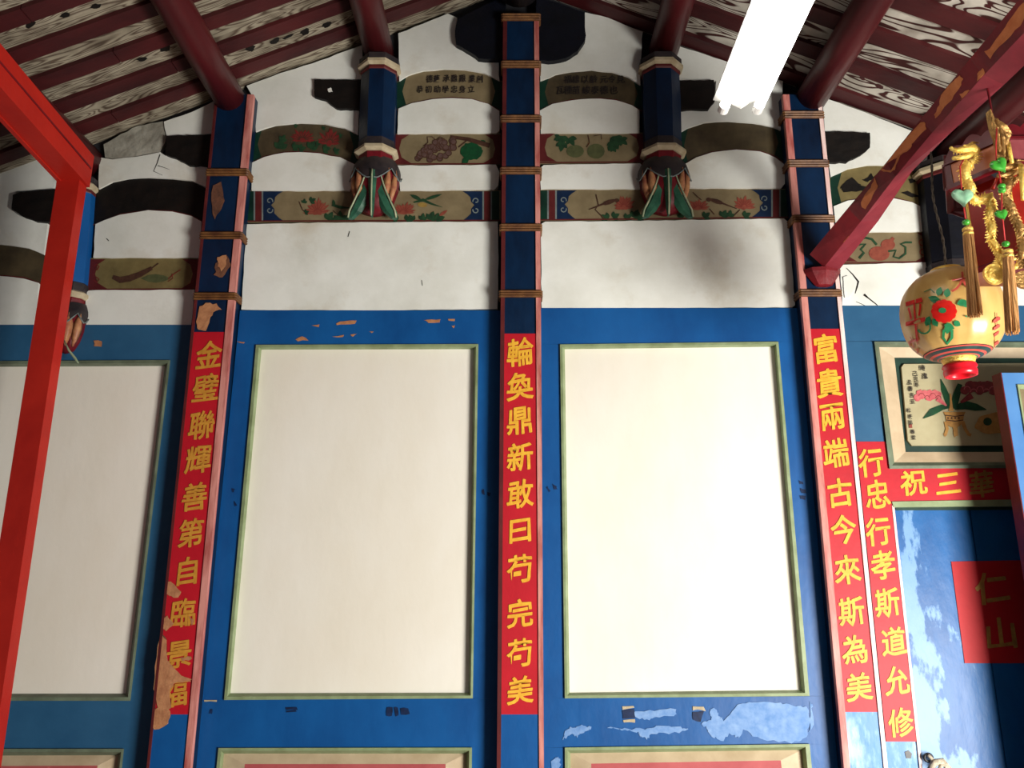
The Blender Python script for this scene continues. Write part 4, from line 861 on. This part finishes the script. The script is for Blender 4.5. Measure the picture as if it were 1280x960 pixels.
# the underside carries the faded rose paint
for p in ob.data.polygons:
    vs = [ob.data.vertices[v].co + WL[t] for v in p.vertices]
    if p.index < nq and p.index % 4 == 1: p.material_index = 1
def on_face(px, py, i0, i1, off):      # point of the loft's long face i0-i1 seen at (px, py)
    d = ray(px, py); best = None
    for k in range(len(rings) - 1):
        for tri in ((rings[k][i0], rings[k][i1], rings[k + 1][i1]), (rings[k][i0], rings[k + 1][i1], rings[k + 1][i0])):
            n = (tri[1] - tri[0]).cross(tri[2] - tri[0]); dn = d.dot(n)
            if abs(dn) < 1e-9: continue
            u = (tri[0] - CAM).dot(n) / dn; p = CAM + d * u
            from mathutils.geometry import intersect_point_tri
            if intersect_point_tri(p, *tri): best = (u, n.normalized())
    if not best: return None
    u, n = best
    if n.dot(d) > 0: n = -n
    return CAM + d * u + n * off
pats = [[(1100,213),(1108,203),(1150,153),(1155,152),(1158,160),(1142,177),(1138,186),(1126,194),(1118,212),(1114,215)], [(1094,222),(1098,232),(1092,244),(1082,262),(1076,256),(1080,244),(1088,234)],
  [(1176,118),(1186,106),(1200,94),(1204,99),(1200,110),(1190,124),(1178,138),(1170,148),(1168,144),(1174,130)], [(1200,118),(1210,112),(1216,116),(1206,130)], [(1221,92),(1228,85),(1232,92),(1222,101)], [(1231,64),(1240,58),(1256,34),(1270,14),(1280,2),(1284,14),(1276,32),(1258,50),(1246,62),(1238,74)], [(1058,305),(1062,298),(1066,300),(1062,312)], [(1196,143),(1206,134),(1210,137),(1198,147)]]
g = G()
for p in pats:
    pts = []
    for x, y in ragged(p, .9, 3):
        q = on_face(x, y, 0, 1, .0012)
        if q is None:
            # pull the outline on to the face
            for f_ in range(1, 24):
                q = on_face(x + f_ * .7, y + f_ * .7, 0, 1, .0012) or on_face(x - f_ * .7, y - f_ * .7, 0, 1, .0012)
                if q is not None: break
        if q is not None: pts.append(q)
    if len(pts) > 4:
        try:
            tri = tessellate_polygon([[Vector(v) for v in pts]]); g.add(pts, tri)
        except Exception: pass
g.out('peeled_patch', M['beam_peel'], t)
sc_ = W(1030, 345, -.105); g = G()
g.lathe(sc_ + Vector((0, .012, 0)), [(.022, -.040), (.034, -.036), (.050, -.014), (.070, .016), (.074, .030), (.06, .036), (.03, .03)], 8, 1, .55)
g.out('socket', M['beam_paint'], t)
# ------------------------------------------------------------------ twin tube lamp
dl = ray(593, 900).normalized(); E0 = W(925, 132, -1.0); U = -dl; side = Vector((1, 0, .04)); side = (side - U * side.dot(U)).normalized(); up = side.cross(U) ; up = up if up.z > 0 else -up
mm = depth(925, 132, -1.0) / F; hw = 33 * mm
t = thing('tube_lamp', 'glowing twin fluorescent tube lamp hanging below the right roof slope', 'lamp', E0)
def lp(s_, u_, l_): return E0 + side * s_ + up * u_ + U * l_
def prism(sec, l0, l1): return G().loft([[lp(s_, u_, l0) for s_, u_ in sec], [lp(s_, u_, l1) for s_, u_ in sec]])
prism([(-hw, .02), (-hw * .95, .032), (hw * .95, .032), (hw, .02), (hw * .35, .006), (0, -.012), (-hw * .35, .006)], .0, 1.25).out('housing', M['lamp_body'], t)
for sx_ in (-1, 1):
    g = G(); g.tube([lp(sx_ * hw * .66, -.012, .012), lp(sx_ * hw * .66, -.012, 1.23)], .014, 16); g.out('glowing_tube', M['tube'], t, smooth=True)
    for l0, l1 in ((-.008, .014), (1.228, 1.25)):
        g = G(); g.tube([lp(sx_ * hw * .66, -.012, l0), lp(sx_ * hw * .66, -.012, l1)], .0155, 16); g.out('tube_holder', M['lamp_body'], t)
for l_ in (.5, 1.1):
    p = lp(0, .03, l_); g = G(); g.tube([p, Vector((p.x, p.y, roofz(p.x) - .0))], .0025, 6); g.out('hanger_wire', M['hook_dark'], t)
# ------------------------------------------------------------------ round lantern
YLN = -.78
c = W(1190, 394, YLN); mp_ = depth(1190, 394, YLN) / F; R = 59 * mp_
t = thing('round_lantern', 'round yellow lantern with red flower hanging from the peeling beam', 'lantern', c)
prof = []
for i in range(25):
    a = -math.pi / 2 + math.pi * i / 24; ce, se = math.cos(a), math.sin(a)
    rr = R * (abs(ce) ** .82); zz = R * 1.0 * (abs(se) ** .95) * (1 if se > 0 else -1)
    if rr > R * .22: prof.append((rr, zz))
def rz(z):
    for (r0, z0), (r1, z1) in zip(prof, prof[1:]):
        if z0 <= z <= z1: return r0 + (r1 - r0) * (z - z0) / (z1 - z0)
    return 0
g = G(); n = 72; NG = 18
g.loft([[c + Vector((rr * (1 - .018 * abs(math.sin(NG / 2 * a))) * math.cos(a), rr * (1 - .018 * abs(math.sin(NG / 2 * a))) * math.sin(a), zz)) for a in [2 * math.pi * k / n for k in range(n)]] for rr, zz in prof], cap=True)
g.out('silk_body', M['lantern'], t, smooth=True)
def on_lantern(px, py, off=.002):
    d = ray(px, py).normalized(); o = CAM - c; lo = None
    tt = (c - CAM).length - R * 1.4; prev = tt
    while tt < (c - CAM).length + R * .4:
        p = o + d * tt
        if math.hypot(p.x, p.y) < rz(p.z) + off:
            a_, b_ = prev, tt
            for _ in range(12):
                m_ = (a_ + b_) / 2; p = o + d * m_
                if math.hypot(p.x, p.y) < rz(p.z) + off: b_ = m_
                else: a_ = m_
            return CAM + d * a_
        prev = tt; tt += R * .05
    return None
def ldecal(name, polys, m, off=.002):
    g = G()
    for p in polys:
        P = [on_lantern(x, y, off) for x, y in p]; tri = tessellate_polygon([[Vector((x, y, 0)) for x, y in p]])
        for tr in tri:
            if all(P[i] is not None for i in tr): g.add([P[i] for i in tr], [(0, 1, 2)])
    if g.v: g.out(name, M[m], t)
def fine(poly, k=3):            # fan so that big shapes follow the curve
    cx = sum(p[0] for p in poly) / len(poly); cy = sum(p[1] for p in poly) / len(poly); out = []
    for i, p in enumerate(poly):
        q = poly[(i + 1) % len(poly)]; h1 = ((p[0] + cx) / 2, (p[1] + cy) / 2); h2 = ((q[0] + cx) / 2, (q[1] + cy) / 2)
        out += [[p, q, h2, h1], [h1, h2, (cx, cy)]]
    return out
ldecal('painted_leaf', [leaf(1176,377,17,9,-160), leaf(1172,370,12,8,-70), leaf(1183,372,12,9,-80), leaf(1196,380,14,9,-15), leaf(1204,378,9,7,40), leaf(1162,395,14,8,110), leaf(1166,398,12,8,60), leaf(1180,406,14,9,20), leaf(1186,404,14,9,100), leaf(1192,402,10,8,30)], 'lgreen')
ldecal('painted_tendril', [stroke(arc(1155, 409, 8, -40, 160), 2.2), stroke(arc(1211, 388, 8, -70, 120), 2), stroke([(1180,412),(1179,422),(1184,430),(1190,422),(1190,412)], 3.5), stroke([(1155,365),(1163,361),(1168,366)], 1)], 'lgreen', .0026)
ldecal('painted_flower', [q for k in range(12) for q in fine(ell(1180 + 11 * math.cos(k * .5236), 389 + 10 * math.sin(k * .5236), 5.5, 5, 10))] + fine(ell(1180, 389, 13, 12, 16)), 'lred', .003)
ldecal('flower_centre', fine(ell(1178, 388, 5, 3.5, 10)), 'lgreen', .0042)
def lchar(ch, cx, cy, w_, h_, m, lean=0):
    vs, fs = glyph(ch); P = []; fs2 = []
    for u, v in vs:
        u, v = brush(u, v); py = cy - v * h_; px = cx + u * w_ + (py - cy) * lean; P.append(on_lantern(px, py, .0028))
    for f_ in fs:
        if all(P[i] is not None for i in f_): fs2.append(f_)
    used = sorted({i for f_ in fs2 for i in f_}); mpp = {v: k for k, v in enumerate(used)}
    mesh('lantern_character', [P[i] for i in used], [tuple(mpp[i] for i in f_) for f_ in fs2], M[m], t)
lchar('平', 1144, 398, 27, 60, 'lred', .08); lchar('安', 1144, 437, 14, 34, 'lpink', .35); lchar('大', 1203, 352, 30, 26, 'lpink'); lchar('吉', 1246, 412, 10, 44, 'lpink')
# bands at the lantern's foot
def zband(z0, z1, m, off, name):
    g = G(); n = 48
    zs = [z0 + (z1 - z0) * i / 3 for i in range(4)]
    g.loft([[c + Vector(((rz(z_) + off) * math.cos(2 * math.pi * k / n), (rz(z_) + off) * math.sin(2 * math.pi * k / n), z_)) for k in range(n)] for z_ in zs], cap=False); g.out(name, M[m], t, smooth=True)
for z0_, z1_, m_ in ((-.835, -.825, 'ink'), (-.855, -.835, 'lpink'), (-.90, -.855, 'lteal'), (-.925, -.90, 'lpink'), (-.950, -.925, 'lteal'), (-.962, -.950, 'lpink'), (-.975, -.962, 'lgreen')):
    zband(R * z0_, R * z1_, m_, .0013, 'painted_ring')
zz = -R * .96
G().lathe(c + Vector((0, 0, zz)), [(R * .30, .004), (R * .32, -.004), (R * .30, -.012), (R * .27, -.020)], 32).out('brass_foot', M['gold'], t, smooth=True)
g = G(); g.loft([[c + Vector((rr * math.cos(2 * math.pi * k / 36), rr * math.sin(2 * math.pi * k / 36), zz + z_)) for k in range(36)] for rr, z_ in [(R * .22, -.018), (R * .31, -.018), (R * .33, -.026), (R * .30, -.032), (R * .32, -.038), (R * .31, -.052), (R * .26, -.054), (R * .23, -.046), (R * .22, -.020)]], cap=False)
g.out('red_foot_ring', M['red_plastic'], t, smooth=True)
G().lathe(c + Vector((0, 0, R * .95)), [(R * .28, -.004), (R * .33, .004), (R * .30, .012), (R * .12, .014), (.004, .02)], 32).out('brass_cap', M['gold'], t, smooth=True)
top = c + Vector((0, 0, R * .95 + .012)); att = W(1161, 190, YLN)
tr = thing('lantern_rope', 'thin twisted rope from the peeling beam to the round lantern', 'rope', top)
for ph in (0, math.pi):
    g = G(); g.tube([top.lerp(att, i / 40) + Vector((.0022 * math.cos(i * .9 + ph) + .006 * math.sin(i / 40 * math.pi * 2.5), .0022 * math.sin(i * .9 + ph), 0)) for i in range(41)], .0022, 6); g.out('strand', M['rope'], tr, smooth=True)
# ------------------------------------------------------------------ palace lantern with gilt dragons
YP_ = -1.15
vL = W(1258, 200, YP_); mpx = depth(1258, 200, YP_) / F; RH = .155
ct = vL + Vector((RH * .5, RH * .866, 0)); zA = W(1258, 172, YP_).z; zB_ = W(1258, 202, YP_).z
t = thing('palace_lantern', 'maroon six-sided palace lantern with gilt dragons at the right margin', 'lantern', (ct.x, ct.y, zB_ - .25))
hexv = lambda k, r: Vector((ct.x + r * math.cos(math.radians(60 * k)), ct.y + r * math.sin(math.radians(60 * k)), 0))
for k in range(6):
    A_, B_ = hexv(k, RH), hexv(k + 1, RH); dv = B_ - A_; nrm = Vector((-(-dv.y), -dv.x, 0)).normalized()
    def P_(u, z_, d=0): return Vector((A_.x + dv.x * u + nrm.x * d, A_.y + dv.y * u + nrm.y * d, z_))
    # scalloped crest board
    up_ = [(u, zA + .012 + .016 * abs(math.sin(u * math.pi * 3)) + .022 * math.sin(u * math.pi)) for u in [i / 24 for i in range(25)]]
    ring = [P_(u, z_) for u, z_ in up_] + [P_(1, zA), P_(0, zA)]
    g = G(); n_ = len(ring); g.add(ring + [r_ - nrm * .008 for r_ in ring], [tuple(x) for x in tessellate_polygon([ring])] + [tuple(i + n_ for i in x) for x in tessellate_polygon([ring])] + [(i, (i + 1) % n_, (i + 1) % n_ + n_, i + n_) for i in range(n_)])
    g.out('crest_board', M['lacquer'], t)
    fr = G()
    def bar(u0, u1, z0, z1, m, name, d0=.004, d1=-.01):
        G().add([P_(u, z_, d) for u in (u0, u1) for d in (d0, d1) for z_ in (z0, z1)], BOXF).out(name, M[m], t)
    bar(0, 1, zA - .008, zA, 'lacquer', 'upper_rail', .008); bar(0, 1, zB_ - .012, zB_, 'lacquer', 'lower_rail', .008)
    bar(0, .1, zB_, zA - .008, 'lacquer', 'frame_stile'); bar(.9, 1, zB_, zA - .008, 'lacquer', 'frame_stile')
    bar(.1, .9, zB_, zA - .008, 'wood_panel' if k == 3 else 'etched', 'side_panel', .001, -.004)
    if k == 4:
        g = G()
        for a in range(10):
            a_ = a * math.pi / 5; c_ = P_(.5, (zA + zB_) / 2, .002); ux = dv.normalized()
            g.poly([c_ + ux * (.003 * math.cos(a_ + .4)) + Vector((0, 0, .003 * math.sin(a_ + .4))), c_ + ux * (.014 * math.cos(a_)) + Vector((0, 0, .014 * math.sin(a_))), c_ + ux * (.003 * math.cos(a_ - .4)) + Vector((0, 0, .003 * math.sin(a_ - .4)))])
        g.out('etched_flower', M['collar'], t)
    # lower body with red silk and gilt posts
    A2, B2 = hexv(k, RH * .72), hexv(k + 1, RH * .72); zc0 = zB_ - .012; zc1 = zB_ - .24
    G().add([A2 + Vector((0, 0, zc0)), B2 + Vector((0, 0, zc0)), B2 * 1 + Vector((0, 0, zc1)), A2 + Vector((0, 0, zc1))] + [v + Vector((-nrm.x * .003, -nrm.y * .003, 0)) for v in (A2 + Vector((0, 0, zc0)), B2 + Vector((0, 0, zc0)), B2 + Vector((0, 0, zc1)), A2 + Vector((0, 0, zc1)))], [(0, 1, 2, 3), (4, 5, 6, 7), (0, 1, 5, 4), (1, 2, 6, 5), (2, 3, 7, 6), (3, 0, 4, 7)]).out('silk_pane', M['red_silk'], t)
    g = G(); g.tube([A2 + Vector((0, 0, zc0)), A2 + Vector((0, 0, zc1))], .004, 8); g.out('gilt_post', M['gold'], t)
    g = G(); g.tube([hexv(k, RH * .98) + Vector((0, 0, zB_ - .012)), hexv(k, RH * .75) + Vector((0, 0, zc0 - .03))], .004, 6); g.out('strut', M['lacquer'], t)
g = G(); g.lathe((ct.x, ct.y, zA), [(.05, .0), (.05, .02), (.012, .05), (.003, .06), (.003, W(1234, 92, ct.y).z - zA)], 16); g.out('hanging_rod', M['lacquer'], t)
G().lathe((ct.x, ct.y, zB_ - .25), [(RH * .72, .012), (RH * .78, 0.006), (RH * .72, -.006), (.02, -.01)], 6).out('base_plate', M['lacquer'], t)
# gilt dragons: head, mane, scaled body that hangs as a chain
def dragon(hx, hy, Yd, chain, s, m, name_bits=True, flame=None):
    mp2 = depth(hx, hy, Yd) / F
    d = bpy.data.objects.new('gilt_dragon', None); COL.objects.link(d); d.parent = t; WL[d] = WL[t]; d.empty_display_size = .02
    X = lambda dx, dy, dd=0: W(hx + dx, hy + dy, Yd) + Vector((0, dd, 0))
    q = lambda px_: px_ * mp2
    g = G()
    g.tube([X(-18 * s, -6), X(-10 * s, -4), X(0, -5), X(10 * s, -6), X(17 * s, -3)], [q(1.8), q(3.2), q(5.5), q(6.5), q(4)], 10)      # snout and skull
    g.ball(X(-17 * s, -7), q(2.2)); g.ball(X(2 * s, -9), q(2.6)); g.ball(X(-2 * s, -8, -q(3)), q(1.8))
    for i in range(6): g.tube([X((-14 + 4 * i) * s, -1), X((-14 + 4 * i) * s, 1.8)], [q(1), q(.2)], 6)
    g.out('head', m, d, smooth=True)
    g = G(); g.tube([X(-15 * s, 6), X(-7 * s, 5), X(2 * s, 4), X(9 * s, 0)], [q(2.4), q(3), q(3.4), q(4)], 10); g.out('lower_jaw', m, d, smooth=True)
    g = G()
    for i in range(9):
        a = math.radians(-60 + 22 * i); g.tube([X((8 + 3 * math.cos(a)) * s, 2 + 6 * math.sin(a)), X((14 + 9 * math.cos(a)) * s, 3 + 10 * math.sin(a))], [q(2.4), q(.5)], 7)
    g.tube([X(4 * s, -10), X(10 * s, -14), X(18 * s, -13)], [q(1.8), q(1.4), q(.4)], 7)
    g.out('mane', m, d, smooth=True)
    g = G(); pts = [W(x, y, Yd) for x, y in chain]
    P2 = []
    for i in range(len(pts) - 1):
        for k in range(4): P2.append(pts[i].lerp(pts[i + 1], k / 4))
    P2.append(pts[-1]); nP = len(P2)
    g.tube([p + Vector((0, .004 * math.sin(i), 0)) for i, p in enumerate(P2)], [q(5.5) * (1 - .45 * i / nP) * (1 + .12 * (i % 2)) for i in range(nP)], 10)
    g.out('body', m, d, smooth=True)
    g = G()
    for i, p in enumerate(P2):
        tdir = (P2[min(i + 1, nP - 1)] - P2[max(i - 1, 0)]).normalized(); sd = tdir.cross(Vector((0, 1, 0))).normalized()
        for sg in (-1, 1, .5):
            o_ = p + sd * sg * q(4) * (1 - .4 * i / nP) + Vector((0, -q(3) if sg == .5 else 0, 0)); g.tube([o_, o_ + sd * sg * q(4.5) + tdir * q(3)], [q(2.0), q(.3)], 5)
    g.out('scales', m, d)
    return d, q
dr, q = dragon(1206, 192, YP_ + .03, [(1212, 204), (1204, 214), (1208, 226), (1214, 238), (1212, 246), (1222, 252), (1236, 246), (1240, 258), (1236, 272), (1240, 286), (1238, 300), (1246, 312), (1252, 322), (1247, 332)], 1, M['gold'])
# coin and curl at the chain end
cc = W(1243, 343, YP_ + .02)
g = G(); g.tube([cc + Vector((0, .004, 0)), cc + Vector((0, -.004, 0))], [q(13), q(13)], 28); g.tube([cc + Vector((0, -.004, 0)), cc + Vector((0, -.007, 0))], [q(10), q(8)], 28); g.out('coin', M['gold'], dr)
g = G(); g.tube([W(x, y, YP_ + .02) for x, y in [(1250, 334), (1260, 337), (1270, 334), (1274, 326), (1268, 323), (1264, 328)]], [q(3.5), q(3), q(2.8), q(2.5), q(2), q(1.4)], 8); g.out('tail_curl', M['gold'], dr, smooth=True)
# second dragon with its upright flame crest, shade painted in as darker gilt
dr2, q = dragon(1262, 214, YP_ - .01, [(1266, 222), (1258, 232), (1256, 246), (1264, 262), (1272, 280), (1278, 296), (1276, 318), (1279, 334)], 1, M['gold_shaded'])
g = G(); fl_ = [(1236, 138), (1244, 149), (1247, 145), (1256, 158), (1265, 166), (1262, 178), (1263, 196), (1254, 206), (1248, 192), (1245, 172), (1240, 160)]
ring = [W(x, y, YP_ - .02) for x, y in fl_]; tri = [tuple(x) for x in tessellate_polygon([ring])]; n_ = len(ring)
g.add([r_ + Vector((0, .008 * ((i * 7) % 3 - 1), 0)) for i, r_ in enumerate(ring)] + [r_ + Vector((0, .014, 0)) for r_ in ring], tri + [tuple(i + n_ for i in x) for x in tri] + [(i, (i + 1) % n_, (i + 1) % n_ + n_, i + n_) for i in range(n_)])
for x, y, x2, y2 in [(1240, 146, 1250, 190), (1247, 148, 1256, 196), (1252, 160, 1260, 190)]:
    g.tube([W(x, y, YP_ - .024), W((x + x2) / 2 + 2, (y + y2) / 2, YP_ - .034), W(x2, y2, YP_ - .024)], [q(.6), q(2.6), q(1)], 7)
g.out('flame_crest', M['gold_shaded'], dr2)
G().tube([W(1260, 178, YP_ - .03), W(1265, 204, YP_ - .03)], [q(2.6), q(2.2)], 8).out('bright_tongue', M['gold'], dr2, smooth=True)
G().tube([W(1276, 206, YP_ - .03), W(1279, 250, YP_ - .03)], [q(2.8), q(2.6)], 8).out('bright_tongue', M['gold'], dr2, smooth=True)
G().tube([W(1241, 236, YP_), W(1247, 222, YP_), W(1251, 214, YP_), W(1253, 228, YP_)], [q(2.2)] * 4, 8).out('silk_loop', M['red_silk'], dr2, smooth=True)
cc = W(1279, 350, YP_ - .02); G().tube([cc + Vector((0, .004, 0)), cc + Vector((0, -.004, 0))], [q(11), q(11)], 24).out('coin', M['gold_shaded'], dr2)
# tassel pendants
def heart(cpt, r, m, par, name, tilt=0, thin=.3):
    pts = []
    for i in range(24):
        a = 2 * math.pi * i / 24; x = .062 * 16 * math.sin(a) ** 3 * r; z_ = .062 * (13 * math.cos(a) - 5 * math.cos(2 * a) - 2 * math.cos(3 * a) - math.cos(4 * a)) * r
        pts.append((x * math.cos(tilt) - z_ * math.sin(tilt), x * math.sin(tilt) + z_ * math.cos(tilt)))
    rings = []
    for sc, dy in ((.75, -r * thin), (1, -r * thin * .4), (1, r * thin * .4), (.75, r * thin)): rings.append([cpt + Vector((x * sc, dy, z_ * sc)) for x, z_ in pts])
    return G().loft(rings).out(name, m, par, smooth=True)
def tassel(cordpts, hc, hr, beadc, ttop, tbot, wt, wb, label, Yt, jm, second=None, cap=True, tilt=0):
    th = thing('tassel_pendant', label, 'tassel', W(*tbot, Yt)); q = depth(*ttop, Yt) / F
    g = G(); g.tube([W(x, y, Yt) for x, y in cordpts], q * 1.0, 6); g.out('red_cord', M['red_cord'], th, smooth=True)
    if hc: heart(W(*hc, Yt - .004), hr * q, M[jm], th, 'jade_heart', tilt)
    for b_ in beadc: G().ball(W(*b_, Yt), 4.6 * q, 14, 10, 1, 1, .85).out('green_bead', M['jade_green'], th, smooth=True)
    a = W(*ttop, Yt); b = W(*tbot, Yt); n = 26
    G().lathe(a, [(wt * q * .8, 0), (wt * q, -.003), (wt * q * 1.02, -10 * q)], 16).out('head_wrap', M['tassel'], th)
    for dz in (3, 9): G().lathe(a + Vector((0, 0, -dz * q)), [(wt * q * .9, 2.2 * q), (wt * q * 1.14, 1.4 * q), (wt * q * 1.14, -1.4 * q), (wt * q * .9, -2.2 * q)], 16).out('gold_wrap', M['gold'], th, smooth=True)
    g = G()
    for i in range(54):
        aa = rnd.uniform(0, 2 * math.pi); r0 = math.sqrt(rnd.random()); f0_ = a + Vector((math.cos(aa) * r0 * wt * q * .9, math.sin(aa) * r0 * wt * q * .9, -8 * q))
        f1_ = b + Vector((math.cos(aa) * r0 * wb * q, math.sin(aa) * r0 * wb * q, rnd.uniform(-3, 4) * q)); mid = f0_.lerp(f1_, .5) + Vector((rnd.uniform(-1, 1) * q, 0, 0))
        g.tube([f0_, mid, f1_], [1.5 * q, 1.5 * q, .9 * q], 5)
    o = g.out('threads', M['tassel'], th); o['kind'] = 'stuff'
    return th
YT = YP_ + .0
tassel([(1204, 200), (1200, 208), (1201, 225), (1203, 246), (1207, 276)], (1203.5, 246), 13.5, [(1207.5, 278)], (1209, 284), (1219, 394), 5.4, 8, 'tan tassel with pale jade heart in front of the round lantern', YT + .018, 'jade')
th = tassel([(1246, 160), (1245, 180), (1245, 200), (1250, 222), (1252, 240), (1252, 262), (1256, 300)], (1249, 206), 11.5, [(1252, 233), (1252.5, 238), (1257, 305)], (1259, 312), (1266, 416), 5.4, 7.5, 'tan tassel with green leaf-shaped jade at the right margin', YP_ - .05, 'jade_green', tilt=.5)
heart(W(1252, 268, YP_ - .05), 8 * depth(1252, 268, YP_) / F, M['jade_green'], th, 'jade_heart', .2)

for o in list(S.objects):
    n = o.name.split('.')[0]
    if o.parent is None and 'label' in o:
        gname = {'timber_post': 'couplet posts of the gable wall', 'purlin': 'round roof purlins', 'tie_beam': 'straight painted tie beams', 'arched_tie_beam': 'arched painted tie beams',
                 'beam_stub': 'dark beam ends in the plaster', 'hanging_post': 'short hanging posts', 'panelled_partition': 'blue panelled partitions', 'tassel_pendant': 'tassels of the palace lantern'}.get(n)
        if gname: o['group'] = gname
